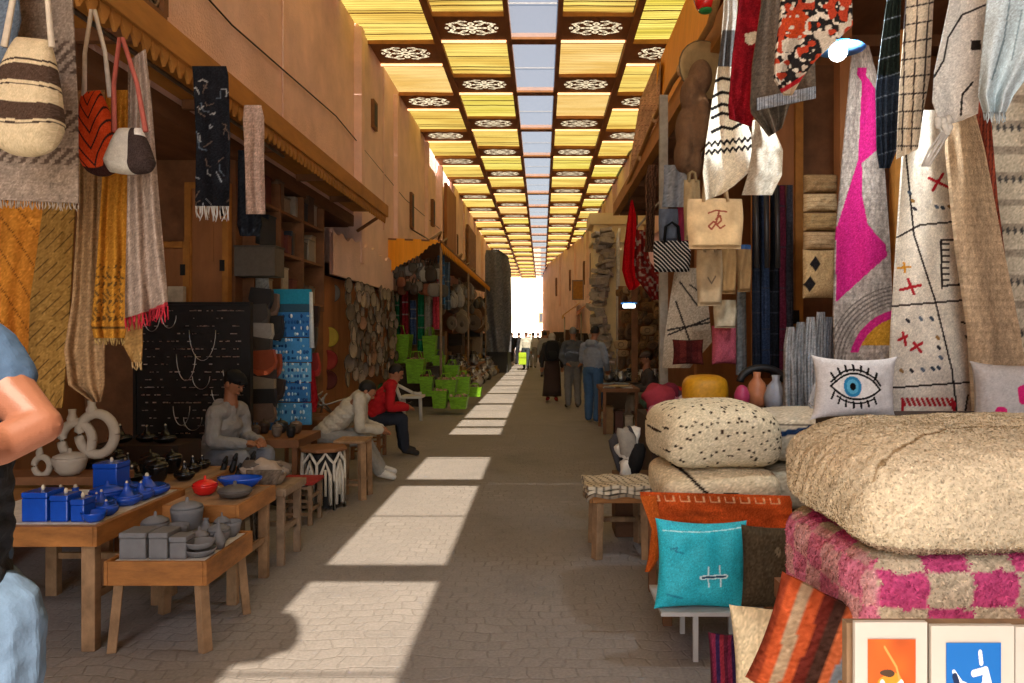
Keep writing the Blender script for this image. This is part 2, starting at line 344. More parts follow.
# ---------------- the street canopy ----------------
def canopy():
    t = thing('street_canopy', 'slatted canopy of yellow panels and carved brown bands roofing the whole street', 'canopy', (0, 0, 0))
    cols = [(-3.38, -2.04), (-1.91, -.66), (.36, 1.60), (1.73, 3.06)]
    x_b = [(-2.04, -1.91), (-.66, -.575), (.275, .36), (1.60, 1.73)]
    for a, b in x_b: MB().box((a, -4.3, H-.06), (b, 73, H+.16)).build('beam', CEIL, t, **FLAT)
    yel = [panel_mat('yellow_sheet', (.086, .056, .011), (.112, .086, .021)), panel_mat('amber_sheet', (.090, .056, .015), (.112, .078, .029)), panel_mat('lemon_sheet', (.086, .068, .009), (.112, .092, .021))]
    cut = panel_mat('cut_out_light', (.07, .058, .038), (.10, .085, .058))
    def sheet(seed, W, L=1.88):
        b = MB(); r = np.random.default_rng(seed); n = 95; y = np.linspace(0, L, n); x = np.linspace(0, W, 14); X, Y = np.meshgrid(x, y, indexing='ij')
        Z = .012*np.sin(Y*2*math.pi/.09)+.01*vnoise(X*3, Y*2, seed)
        b.grid(X, Y, Z); k = len(b.f)//13; bars = set()
        if seed % 3 != 1:
            p = 2
            while p < n-3: bars.add(p); p += int(r.integers(4, 13))
        for i in range(len(b.f)): b.mi[i] = 1 if (i % (n-1)) in bars else 0
        return b
    def band(W, L=1.10):
        b = MB(); nx, ny = 110, 80; x = np.linspace(0, W, nx); y = np.linspace(0, L, ny); X, Y = np.meshgrid(x, y, indexing='ij'); b.grid(X, Y, 0*X)
        xc = ((X[:-1, :-1]+X[1:, 1:])/2-W/2); yc = ((Y[:-1, :-1]+Y[1:, 1:])/2-L/2)
        ax, ay = np.abs(xc)/.5, np.abs(yc)/.36; r = np.hypot(ax, ay); th = np.arctan2(ay, ax)
        p = (r < .22) & (r > .10)
        for cx, cy, ra, rb, an in ((.38, 0, .2, .10, 0), (.0, .48, .12, .2, 0), (.30, .40, .22, .09, .8), (.70, .22, .2, .09, 1.1), (.62, .58, .24, .08, -.5), (.9, .0, .07, .14, 0), (.30, .78, .18, .07, .2), (.8, .45, .1, .06, .3)):
            dx, dy = ax-cx, ay-cy; c, s = math.cos(an), math.sin(an); q = ((dx*c+dy*s)/ra)**2+((-dx*s+dy*c)/rb)**2
            p |= (q < 1) & (q > .18)
        b.mi = p.astype(int).ravel().tolist(); return b
    P0 = {}
    for W in (1.34, 1.25, 1.24, 1.33):
        P0[W] = ([(sheet(s, W), yel[s % 3]) for s in range(4)], band(W))
    cache = {}
    for ci, (a, b_) in enumerate(cols):
        W = round(b_-a, 2); off = 0 if ci in (1, 2) else 1.22; r = random.Random(ci)
        for k in range(-6, 20):
            y0 = 14.12+3.05*k+off
            if y0 > 73 or y0 < -3.3: continue
            s = r.randrange(4); key = ('s', W, s)
            if key not in cache:
                sb, mt = P0[W][0][s]; o = sb.build('yellow_panel', [mt, CEIL], t); cache[key] = o
            else:
                o = cache[key].copy(); COL.objects.link(o)
            o.location = (a, y0, H+.02+r.uniform(0, .02)); o.rotation_euler = (r.uniform(-.006, .006), r.uniform(-.012, .012), r.uniform(-.004, .004))
            key = ('b', W)
            if key not in cache: o = P0[W][1].build('carved_band', [CEIL, cut], t, **FLAT); cache[key] = o
            else: o = cache[key].copy(); COL.objects.link(o)
            o.location = (a, y0-1.17, H+.0)
            MB().box((a, y0-.035, H-.04), (b_, y0-.002, H+.12)).build('cross_beam', CEIL, t, **FLAT)
            MB().box((a, y0-1.17-.035, H-.04), (b_, y0-1.17-.002, H+.12)).build('cross_beam', CEIL, t, **FLAT)
    pm = pane_mat(); tarp = M('grey_tarp', '6E7078', .7, .15, 4, .2, 20)
    for k in range(-7, 20):
        y0 = 14.09+3.05*k
        if y0+3 > 73.5 or y0 < -5: continue
        MB().box((-.574, y0-.13, H-.02), (.274, y0+.13, H+.10)).build('skylight_bar', CEIL, t, **FLAT)
        MB().box((-.574, y0+1.55, H+.04), (.274, y0+1.565, H+.055)).build('skylight_strut', METAL, t, **FLAT)
        sol = k in (7, 9, 12, 15); 
        if k == -3:   # partly tarped: two short openings
            MB().box((-.574, y0+.13, H+.105), (.274, y0+.30, H+.12)).build('pane', tarp, t, **FLAT); 
        MB().box((-.572, y0+.132, H+.02), (.272, y0+2.918, H+.026)).build('pane', pm, t, **FLAT)
    # added unseen sheet over the panes, outlined to notch the near sun patch
    gp = [(235, 619), (277, 619), (288, 621), (295, 628), (297, 640), (294, 652), (286, 660), (270, 664), (258, 672), (215, 676)]; vs = []
    for px, py in gp: gy = 1184/(py-335); vs.append(((px-542)*gy/740+.93, gy-6.1, H+.125))
    k = len(vs); MB().add(vs+[(x, y, z+.012) for x, y, z in vs], [tuple(range(k))[::-1], tuple(range(k, 2*k))]+[(i, (i+1) % k, (i+1) % k+k, i+k) for i in range(k)]).build('notch_blocker', tarp, t, **FLAT)
    MB().box((-.7, 3.45, H+.17), (.4, 5.65, H+.18)).build('tarpaulin', tarp, t, **FLAT)
    MB().box((-3.38, -4.7, H+.19), (-.6, -0.9, H+.20)).build('tarpaulin', tarp, t, **FLAT)  # added out-of-view sheet, left half, keeping direct sun off the near ground
    MB().box((.3, -4.7, H+.19), (3.06, -0.9, H+.20)).build('tarpaulin', tarp, t, **FLAT)  # right half, also added to block sun from the front poufs and prints
    MB().box((-.7, 6.5, H+.17), (.4, 6.72, H+.18)).build('tarpaulin', tarp, t, **FLAT)
canopy()
# ---------------- left building ----------------
def left_building():
    t = thing('shop_building', 'long salmon pink building with open shops along the left side of the street', 'building', (-6, 0, 0))
    b = MB(); b.box((-9, -8, 3.75), (XL, 13.35, 7.9)); b.build('upper_wall', PLASTER, t, **FLAT)
    b = MB(); b.box((-9, 13.4, 2.9), (XL+.05, 21, 7.9)); b.box((-9, 21.0, 2.9), (XL-.06, 27, 7.9)); b.box((-9, 27, 2.9), (XL+.08, 36, 7.9)); b.box((-9, 36, 0), (XL, 73.5, 7.9)); b.build('upper_wall', PLASTER2, t, **FLAT)
    for y, w_, z0, z1 in ((13.3, .22, 2.9, 7.15), (16.6, .18, 3.6, 7.0), (21, .3, 3.7, 7.1), (24, .2, 3.7, 7.1), (27.1, .3, 3.7, 7.1), (31, .25, 3.7, 7.1), (36, .3, 3.7, 7.1), (41, .3, 3.7, 7.1), (47, .3, 3.7, 7.1), (54, .3, 3.7, 7.1), (62, .3, 3.7, 7.1)):
        MB().box((XL-.1, y, z0), (XL+.14, y+w_, z1)).build('pilaster', PLASTER, t, **FLAT)
    for y, z, h_ in ((14.4, 5.65, .55), (18.6, 4.3, .9), (22.3, 4.9, .8), (28.6, 4.7, .8), (33, 4.6, .8), (44, 4.7, .8)):
        f = MB().box((XL+.02, y, z), (XL+.11, y+.34, z+h_)).build('window', DWOOD, t, **FLAT)
        MB().box((XL+.112, y+.06, z+.06), (XL+.118, y+.28, z+h_-.06)).build('pane', BLACK, f, **FLAT)
    for y in (9.6, 15.5, 23.1): MB().tube([(XL+.02+(.05 if y > 13 else 0), y, 3.8), (XL+.02+(.05 if y > 13 else 0), y, 7.1)], .012, 6).build('wall_conduit', PLASTER2, t)
    # brown wooden boarding further down the wall
    MB().box((XL+.16, 24.3, 3.75), (XL+.26, 26.9, 6.6)).build('boarding', OWOOD, t, **FLAT)
    MB().box((XL+.16, 31.4, 3.75), (XL+.26, 35.0, 6.3)).build('boarding', DWOOD, t, **FLAT)
    # shop interiors
    MB().box((-6.2, -8, 0), (-5.1, 36, 3.75)).build('back_wall', OWOOD, t, **FLAT)
    MB().box((-5.1, -8, 3.55), (XL, 36, 3.745)).build('shop_ceiling', DWOOD, t, **FLAT)
    for y0, y1, x1 in ((-.6, -.3, -3.1), (8.25, 8.45, -3.42), (11.2, 11.5, -3.40), (16.3, 16.6, -3.4), (22, 22.4, -3.4), (28, 28.4, -3.4)):
        MB().box((-5.1, y0, 0), (x1, y1, 3.55)).build('partition', DWOOD, t, **FLAT)
    # torn plaster apron over the pan stall
    b = MB(); n = 40; ys = np.linspace(11.55, 16.25, n)
    top = 3.35-.10*np.abs(np.sin(ys*5.2))-.12*(vnoise(ys*2, ys*0, 4)); 
    Yg = np.stack([ys, ys], 1); Zg = np.stack([np.full(n, 2.55), top], 1); b.grid(np.full((n, 2), -3.26), Yg, Zg); b.grid(np.full((n, 2), -3.315), Yg, Zg, flip=True)
    b.grid(np.stack([np.full(n, -3.26), np.full(n, -3.315)], 1), Yg, np.stack([top, top], 1)); b.grid(np.stack([np.full(n, -3.26), np.full(n, -3.315)], 1), Yg, np.full((n, 2), 2.55), flip=True)
    b.build('torn_plaster_apron', PLASTER2, t, **FLAT)
    return t
LB = left_building()
for i, (pts, l) in enumerate((([(-3.35, 4.5, 5.1), (-3.35, 8, 4.95), (-3.34, 12, 5.15), (-3.33, 18, 4.9), (-3.33, 26, 5.1)], 'long black cable sagging along the upper left wall'),)):
    MB().tube(pts, .010, 6).build('cable', BLACK, label=l, cat='cable')
def scallop_awning():
    t = thing('awning', 'long ochre wooden awning with a toothed fringe over the rug shop', 'awning', (-3, 0, 3.6))
    MB().box((XL+.001, -8, 3.80), (-2.80, 13.2, 3.86)).build('board', WOOD, t, **FLAT)
    MB().box((-2.80, -8, 3.70), (-2.74, 13.2, 3.90)).build('fascia', WOOD, t, **FLAT)
    b = MB(); y = -1.0
    while y < 13.1:
        w_ = .115; pts = [(0, 0), (w_, 0), (w_*.92, -.05), (w_*.5, -.13), (w_*.08, -.05)]
        vs = [(-2.79, y+a, 3.70+z) for a, z in pts]+[(-2.765, y+a, 3.70+z) for a, z in pts]
        b.add(vs, [(0, 1, 2, 3, 4), (9, 8, 7, 6, 5)]+[(i, i+5, (i+1) % 5+5, (i+1) % 5) for i in range(5)]); y += .125
    b.build('toothed_trim', WOOD, t, **FLAT)
    for y in np.arange(.5, 13, 1.6): MB().box((-3.36, y, 3.71), (-2.81, y+.07, 3.798)).build('rafter', DWOOD, t, **FLAT)
    b = MB(); b.tube([(-2.9, .5, 3.62), (-2.9, 8.3, 3.60)], .018, 8); b.build('hanging_rail', METAL, t)
    b = MB(); b.tube([(-2.77, 13.2, 3.8), (-3.3, 13.2, 3.45)], .03, 8); b.build('bracket', DWOOD, t)
scallop_awning()
# carved lattice over the awning
def lattice():
    t = thing('carved_grille', 'dark carved wooden grille fixed to the pink wall above the awning', 'grille', (XL+.05, 4.9, 3.9))
    MB().box((XL+.002, 5.0, 4.40), (XL+.03, 6.45, 5.3)).build('backing', BLACK, t, **FLAT)
    b = MB(); b.box((XL+.03, 4.93, 4.32), (XL+.09, 6.5, 4.40)); b.box((XL+.03, 4.93, 5.3), (XL+.09, 6.5, 5.38)); b.box((XL+.03, 6.44, 4.40), (XL+.09, 6.52, 5.3)); b.box((XL+.03, 4.93, 4.40), (XL+.09, 5.0, 5.3))
    b.build('frame', DWOOD, t, **FLAT)
    b = MB()
    for i in range(7):
        for j in range(4):
            c = Vector((XL+.045, 5.11+i*.205, 4.52+j*.215)); b.tube([c+Vector((0, .09*math.cos(a), .09*math.sin(a))) for a in np.linspace(0, 2*math.pi, 13)], .014, 5)
            b.tube([c+Vector((0, -.1, -.1)), c+Vector((0, .1, .1))], .012, 5); b.tube([c+Vector((0, .1, -.1)), c+Vector((0, -.1, .1))], .012, 5)
    b.build('carving', GREYW, t)
lattice()
# ---------------- right building ----------------
def right_building():
    t = thing('shop_building', 'long building with open rug and bag shops along the right side of the street', 'building', (6, 0, 0))
    b = MB(); b.box((XR, -8, 4.35), (9, 22.2, 7.9)); b.build('upper_wall', PLASTER, t, **FLAT)
    MB().box((4.3, -8, 0), (5.5, 21, 4.35)).build('back_wall', OWOOD, t, **FLAT)
    MB().box((1.62, -8, 4.2), (4.3, 15.6, 4.33)).build('shop_ceiling', DWOOD, t, **FLAT)
    MB().box((1.5, 3.0, 4.12), (1.62, 15.6, 4.36)).build('fascia', WOOD, t, **FLAT)
    for y0, y1, x0 in ((1.0, 1.2, 2.6), (6.9, 7.1, 2.3), (11.0, 11.2, 2.3), (15.4, 15.6, 2.5)):
        MB().box((x0, y0, 0), (4.3, y1, 4.2)).build('partition', OWOOD, t, **FLAT)
    for y in np.arange(3.4, 15.5, 1.5): MB().box((1.625, y, 4.10), (4.29, y+.08, 4.198)).build('rafter', DWOOD, t, **FLAT)
    MB().box((1.86, 15.3, 0), (1.98, 15.39, 4.12)).build('post', DWOOD, t, **FLAT)
    b = MB(); b.tube([(1.9, 1.6, 3.75), (1.9, 15.4, 3.75)], .02, 8); b.build('hanging_rail', METAL, t)
    return t
right_building()
def portal():
    t = thing('gateway', 'cream plastered gateway with a white drainpipe at the end of the right shops', 'gateway', (2.2, 22, 0))
    MB().box((1.46, 21.0, 0), (2.9, 22.2, 5.0)).build('pier', CREAM, t, bevel=.02, **FLAT)
    MB().box((1.34, 20.9, 4.72), (3.0, 22.3, 5.05)).build('cornice', CREAM, t, bevel=.03, **FLAT)
    MB().box((1.40, 20.94, 4.2), (2.95, 22.24, 4.3)).build('moulding', CREAM, t, bevel=.02, **FLAT)
    b = MB(); b.tube([(2.14, 20.85, 0), (2.14, 20.85, 4.4), (2.2, 20.9, 4.6)], .05, 10); b.build('drainpipe', M('white_pipe', 'D8D4CC', .5), t)
    b = MB(); r = random.Random(4)
    for i in range(70):
        z = .2+i*.062; b.cbox((1.66+.12*math.sin(z*2)+r.uniform(-.10, .1), 20.75+r.uniform(-.15, .15), z), (r.uniform(.2, .42), .4, r.uniform(.08, .2)), r.uniform(-.5, .5), r.uniform(-.3, .3), r.uniform(-.3, .3))
    b.build('crumbling_stonework', M('rough_stone', '9B9188', .95, .3, 6, .8, 20, dist=.03), t, bevel=.015, **FLAT)
portal()
def bend():
    t = thing('terrace_building', 'terracotta building with slot windows where the street bends left', 'building', (4, 40, 0))
    pts = [(2.75, 22.2), (2.62, 34), (2.35, 42), (1.4, 50), (.55, 58), (.2, 66), (.05, 74)]
    b = MB()
    for (x0, y0), (x1, y1) in zip(pts[:-1], pts[1:]):
        vs = [(x0, y0, 0), (x1, y1, 0), (9, y1, 0), (9, y0, 0)]; vs += [(x, y, 7.9) for x, y, z in vs]
        b.add(vs, [(0, 1, 2, 3)[::-1], (4, 5, 6, 7), (0, 1, 5, 4)[::-1], (1, 2, 6, 5)[::-1], (2, 3, 7, 6)[::-1], (3, 0, 4, 7)[::-1]])
    b.build('wall', PLASTER2, t, **FLAT)
    for y, x in ((25, 2.70), (29, 2.655), (33, 2.60), (37, 2.50), (41, 2.37), (46.5, 1.80), (53, 1.05)):
        f = MB().box((x-.08, y, 4.4), (x+.1, y+.5, 5.7)).build('window', DWOOD, t, **FLAT); MB().box((x-.09, y+.08, 4.5), (x-.083, y+.42, 5.6)).build('pane', BLACK, f, **FLAT)
    for y, x in ((27, 2.68), (31, 2.63), (35, 2.57), (39, 2.44), (44.5, 2.03), (51, 1.28)): MB().box((x-.1, y, 3.6), (x+.1, y+.35, 7.1)).build('pilaster', PLASTER, t, **FLAT)
bend()
def far_house(name, x0, x1, y0, y1, z, m, label, wins):
    t = thing(name, label, 'house', ((x0+x1)/2, y0, 0)); MB().box((x0, y0, 0), (x1, y1, z)).build('wall', m, t, **FLAT)
    for wx, wz, ww, wh in wins:
        f = MB().box((wx, y0-.06, wz), (wx+ww, y0+.02, wz+wh)).build('window', DWOOD, t, **FLAT); MB().box((wx+.1, y0-.07, wz+.1), (wx+ww-.1, y0-.063, wz+wh-.1)).build('pane', BLACK, f, **FLAT)
far_house('far_house', -14, -.2, 112, 125, 15, CREAM, 'sunlit cream house closing the far end of the street', [])
far_house('far_house', -14, -1.9, 96, 104, 4.6, PLASTER2, 'low sunlit salmon building beyond the canopy on the left', [])
far_house('far_house', -.9, 8, 86, 98, 6.2, PLASTER, 'terracotta house in the sun just past the canopy on the right', [(-.4, 3, .6, 1.2)])
far_house('far_house', -20, -4.2, 76, 95, 9, CREAM, 'tall pale house beside the far mouth of the covered street', [])
MB().box((-2.6, 95.9, 0.01), (-2.0, 95.99, .02)) 
# ================= LEFT SIDE =================
r0 = random.Random(11)
def weave(base, dark, n=60, ribs=()):
    """nubbly natural weave, with darker looped bands at given v ranges"""
    def f(x, y, u, v):
        C = flatc(x.shape, base); C *= (1-.05*((v*n) % 1 < .35))[..., None]; C *= (.9+.2*vnoise(u*30+3, v*60+9, 2))[..., None]
        for a, b in ribs:
            m = (v > a) & (v < b) & ((np.sin(u*75+np.floor((v-a)*90)*1.6) > .1)); C[m] = hx(dark)
        return C
    return f
# --- hanging textiles (px rows at a depth) ---
cloth('hanging_rug', 'big grey-brown looped rug hanging at the top left corner behind the striped bag', 'rug', [(-70, -60, 70), (0, -60, 72), (100, -60, 77), (200, -60, 78)], 3.05, weave('8F7D6C', '5A4A3E', 70, [(.40, .52), (.66, .74), (.80, .86)]), folds=1, amp=.012, mat=WOOL(), px=1.3, fringe=('9A8A78', 8, 60), skew=6)
cloth('hanging_cloth', 'grey jacket-like cloth hanging at the very left edge above the striped bag', 'cloth', [(-70, -60, 12), (20, -60, 20), (90, -60, 3), (120, -60, -10)], 2.85, plain('5C6670'), folds=2, amp=.02)
def bagbody(name, parent, c, w_, h_, t_, pat, rz=0, ry=0, sag=.25, n=100):
    g = np.linspace(-1, 1, n); U, V = np.meshgrid(g, g, indexing='xy'); V = -V
    wid = np.interp(-V, [-1, -.3, .5, 1], [.50, .82, 1.08, .9]); X = U*w_/2*wid; Z = V*h_/2-sag*h_*.5*(1-U**2)*(V < 0)*(-V)
    T = np.clip((1-U**4)*np.clip(1-V**6, 0, 1), 0, 1)**.5*t_/2*np.interp(-V, [-1, .6, 1], [.5, 1.1, 1]); R = np.array(Euler((0, ry, rz)).to_matrix()); b = MB()
    for s in (-1, 1):
        C = np.clip(pat(U, V, (U+1)/2, (1-V)/2)+RNG.normal(0, .03, U.shape)[..., None], 0, 1); q = np.stack([X, s*T*(1+.15*vnoise(U*3+9, V*3+9, 5)), Z], -1).reshape(-1, 3) @ R.T+np.array(c); q = q.reshape(n, n, 3)
        b.grid(q[..., 0], q[..., 1], q[..., 2], C, flip=(s < 0))
    return b.build(name, FAB(), parent)
def bag(label, px, py, wpx, hpx, Y, pat, strap=None, scol='C8B8A0', top=None, depth=.14, ry=0, sag=.2, group=None, name='shoulder_bag', cat='bag'):
    c = P(px, py, Y); w_ = wpx*Y/F; h_ = hpx*Y/F; t = thing(name, label, cat, (c[0], c[1], c[2]-h_/2), group)
    bagbody('bag_body', t, c, w_, h_, depth, pat, ry=ry, sag=sag)
    tp = top or (px, py-hpx*1.6)
    for k, dx in enumerate((-.36, .36)):
        a = P(px+dx*wpx, py-hpx*.42, Y-.02); b_ = P(tp[0]+dx*4, tp[1], Y); sb = MB(); sb.col = hx(scol)
        m_ = [(a[i]*.5+b_[i]*.5)+(dx*.04 if i == 0 else 0) for i in range(3)]
        sb.tube([a, m_, b_], [.012, .010, .010], 6); sb.build('strap', FAB(), t)
    return t
bag('cream and dark brown striped shoulder bag hanging on the grey-brown rug', 28, 92, 66, 108, 2.8, lambda x, y, u, v: (lambda C, t: (paint(C, ((t > .36) & (t < .52)) | ((t > .70) & (t < .84)), '4A382C'), paint(C, ((t > .31) & (t < .33)) | ((t > .55) & (t < .565)) | ((t > .86) & (t < .875)), '3A2C24'))[1])(flatc(x.shape, 'C9B48E'), v+.13*u+.03*np.sin(u*5)), top=(33, -60), depth=.16, ry=.10)
bag('orange-red shoulder bag with thin black stripes hanging from one white strap', 97, 130, 36, 78, 3.5, lambda x, y, u, v: paint(flatc(x.shape, 'C0431C'), (np.sin((v*1.2+np.abs(u-.5)*.8)*30) > .82) | (v > .93), '38201C'), scol='CFC6B8', top=(93, 10), depth=.14, ry=-.15)
bag('small white and dark brown shoulder bag hanging under a red and white strap', 130, 150, 44, 44, 3.36, lambda x, y, u, v: paint(paint(flatc(x.shape, 'BDB5A6'), (u > .62), '3A2E2A'), (u > .8) & (v < .2), 'D8D2C6'), scol='A8584A', top=(121, 38), depth=.13, sag=.1)
cloth('hanging_rug', 'mustard cloth with brown bands draped in the left corner behind the blue-shirted man', 'rug', [(195, -40, 44), (230, -40, 46), (300, -40, 36), (420, -40, 30)], 4.2, lines('B8762A', '5A3416', 7, .05, slant=-.5), folds=2, amp=.05)
cloth('hanging_rug', 'ochre rug with thin dark diagonal stripes hanging beneath the grey-brown rug', 'rug', [(150, 45, 78), (200, 44, 75), (300, 30, 70), (385, 27, 64), (408, 40, 62)], 4.0, lines('8E6A34', '4A3418', 19, .09, slant=.16), folds=1, amp=.02)
cloth('hanging_rug', 'plain beige woven rug ending in a point, left of the mustard floral one', 'rug', [(90, 77, 104), (200, 78, 104), (300, 72, 106), (350, 64, 104), (385, 68, 104), (402, 92, 100)], 3.8, weave('9A7A56', '6E5438', 80), folds=2, amp=.03, px=1.3)
cloth('hanging_rug', 'mustard yellow rug with a dark floral scroll near its hem', 'rug', [(90, 106, 130), (180, 102, 130), (260, 97, 130), (325, 91, 126), (338, 94, 124)], 3.65, lambda x, y, u, v: paint(flatc(x.shape, 'B07828'), ((np.sin(x*.55+np.sin(y*.35)*2.5)*np.cos(y*.38+np.sin(x*.5)*2) > .45) & (y > 262) & (y < 322)) | ((np.abs(y-328) < 1)), '5E4220'), folds=2, amp=.03, px=1.2, fringe=('A88A54', 7, 14))
cloth('hanging_rug', 'beige flecked rug with a red fringe hanging below the small white bag', 'rug', [(55, 128, 145), (110, 128, 151), (200, 127, 158), (290, 125, 166), (312, 125, 167)], 3.5, lambda x, y, u, v: paint(weave('A08C7C', '70604F', 90)(x, y, u, v), y > 312-(u*18)+8, 'A83038'), folds=2, amp=.035, px=1.2, skew=-12, fringe=('B02C38', 14, 26))
cloth('hanging_rug', 'narrow beige runner end showing beneath the red fringed rug', 'rug', [(290, 124, 142), (345, 123, 142), (362, 132, 141)], 3.9, weave('B08A54', '7A5C36', 40), folds=1, amp=.01, fringe=('B89868', 8, 6))
def scarfpat(x, y, u, v):
    C = flatc(x.shape, '1C1D22'); r = random.Random(5)
    for i in range(34):
        a = (r.uniform(193, 230), r.uniform(75, 205)); b = (a[0]+r.uniform(-9, 9), a[1]+r.uniform(-12, 12)); m_ = ((a[0]+b[0])/2+r.uniform(-4, 4), (a[1]+b[1])/2+r.uniform(-4, 4))
        paint(C, segd(x, y, [a, m_, b]) < .6, r.choice(['8A8C90', '5A6470', '9A9A98', '6A5A50']))
    return C
cloth('hanging_scarf', 'black scarf scribbled with grey lines and a white fringe hanging from the awning', 'scarf', [(66, 192, 226), (75, 193, 228), (140, 196, 230), (206, 195, 229)], 5.6, scarfpat, folds=2, amp=.02, px=1.0, fringe=('D8D4CC', 14, 16))
cloth('hanging_towel', 'pale pinkish white towel hanging beside the black fringed scarf', 'towel', [(105, 244, 261), (118, 243, 264), (165, 245, 264), (214, 246, 265)], 6.3, weave('C4A898', 'A08A80', 40), folds=2, amp=.02, px=1.1)
cloth('hanging_scarf', 'dark scarf hanging in the gap behind the pale towel', 'scarf', [(150, 238, 252), (225, 237, 262), (236, 240, 258)], 7.0, plain('22262E'), folds=2, amp=.03)
# --- interior bits of the rug shop ---
def door(label, x0, x1, y, z0, z1, m):
    t = thing('door', label, 'door', ((x0+x1)/2, y, z0)); MB().box((x0, y, z0), (x1, y+.05, z1)).build('panel', m, t, bevel=.004, **FLAT)
    b = MB(); e = .07
    b.box((x0-e, y-.03, z0), (x0-.002, y+.06, z1+e)); b.box((x1+.002, y-.03, z0), (x1+e, y+.06, z1+e)); b.box((x0, y-.03, z1+.002), (x1, y+.06, z1+e)); b.build('frame', WOOD, t, **FLAT)
    for z in (z0+.4, z1-.3): MB().box((x1-.02, y-.045, z), (x1+.03, y-.031, z+.12)).build('hinge', BLACK, t, **FLAT)
    MB().box((x0+.1, y-.012, z0+.5), (x1-.1, y-.002, z0+1.0)).build('inset', OWOOD, t, **FLAT)
    return t
door('open ochre wooden door standing inside the rug shop above the black jewellery board', -4.16, -3.92, 8.1, .3, 2.55, OWOOD)
door('orange-brown wooden cabinet door right of the ochre door, half behind the hanging scarf', -3.84, -3.5, 8.12, 1.9, 3.2, OWOOD)
MB().box((-4.0, 7.9, 1.95), (-3.83, 7.97, 2.12)).build('light_switch', M('beige_plastic', 'B8A88C', .5), label='small beige switch box on the wall beside the ochre door', cat='switch box', bevel=.006, **FLAT)
def jewel_board():
    Y = 7.25; a = P(137, 305, Y); b = P(248, 440, Y); t = thing('jewellery_board', 'tall black board hung with silver necklaces behind the seated man in grey', 'display board', ((a[0]+b[0])/2, Y, .4))
    MB().box((a[0], Y, .42), (b[0], Y+.05, a[2])).build('board', BLACK, t, **FLAT)
    m = MB(); w_ = .03
    m.box((a[0]-w_, Y-.02, .42), (a[0]-.002, Y+.055, a[2]+w_)); m.box((b[0]+.002, Y-.02, .42), (b[0]+w_, Y+.055, a[2]+w_)); m.box((a[0], Y-.02, a[2]+.002), (b[0], Y+.055, a[2]+w_)); m.build('frame', BLACK, t, **FLAT)
    r = random.Random(2)
    for i in range(9):
        cx = r.uniform(a[0]+.12, b[0]-.12); cz = a[2]-r.uniform(.08, 1.1); w2 = r.uniform(.05, .11); d = r.uniform(.1, .26)
        if i == 0: cx, cz, w2, d = P(203, 330, Y)[0], P(203, 330, Y)[2], .13, .3
        nb = MB(); nb.tube([(cx+w2*math.cos(q), Y-.012, cz-d*math.sin(q)) for q in np.linspace(0, math.pi, 14)], .0035, 5); nb.build('necklace', SILVER, t)
    for i in range(17):
        z = a[2]-.06-i*.075; rb = MB()
        for k in range(r.randint(7, 22)):
            x = r.uniform(a[0]+.03, b[0]-.05); rb.box((x, Y-.012, z), (x+r.uniform(.006, .035), Y-.004, z+r.uniform(.004, .012)))
        rb.build('row_of_pendants', SILVER, t, **FLAT)
jewel_board()
# bags / hats column and stall shelves beyond
def shelf_unit():
    t = thing('shelving', 'tall dark shelving crammed with boxes and frames below the awning end', 'shelf', (-3.3, 9.9, 1.9))
    x0, x1 = -3.75, -3.30
    for z in (2.02, 2.62, 3.15): MB().box((x0, 8.5, z), (x1, 11.15, z+.035)).build('shelf_board', DWOOD, t, **FLAT)
    for y in (8.46, 9.3, 10.2, 11.15): MB().box((x0, y, 1.95), (x1+.01, y+.035, 3.5)).build('upright', DWOOD, t, **FLAT)
    MB().box((x0-.02, 8.46, 1.95), (x0-.005, 11.18, 3.5)).build('back', BLACK, t, **FLAT)
shelf_unit()
cs = ['7A6450', '4A4440', '8C8478', 'A09078', '3A3A40', '5E4A3C', 'B0A694', '6E3A30', '2C3440', '94887C']
def box_thing(name, label, cat, x0, x1, y0, y1, z0, z1, col, group=None, lid=True):
    t = thing(name, label, cat, ((x0+x1)/2, (y0+y1)/2, z0), group); b = MB(); b.col = hx(col); b.box((x0, y0, z0), (x1, y1, z1)); b.build('box_body', CM, t, bevel=.006, **FLAT)
    if lid: b = MB(); b.col = hx(col)*.85; b.box((x0-.006, y0-.006, z1), (x1+.006, y1+.006, z1+.02)); b.build('lid', CM, t, **FLAT)
    return t
r = random.Random(21)
for z in (2.06, 2.66, 3.19):
    y = 8.55; nb_ = 0
    while y < 11.0:
        d = r.uniform(.06, .28)
        if not any(abs(y+d/2-q) < d/2+.05 for q in (9.3, 10.2)): box_thing('storage_box', f'box {ordw(nb_)} from the left on the {"low" if z < 2.5 else "middle" if z < 3 else "top"} board of the dark shelving', 'box', -3.62, -3.3-r.uniform(.0, .1), y, y+d, z, z+r.uniform(.2, .4), r.choice(cs), 'boxes and frames on the dark shelving', lid=d > .14)
        y += d+.03; nb_ += 1
box_thing('storage_box', 'large grey cardboard box on top of the column of leather bags', 'box', P(234, 0, 8.2)[0], P(275, 0, 8.2)[0], 8.2, 8.5, P(0, 276, 8.2)[2], P(0, 247, 8.2)[2], '5C5750')
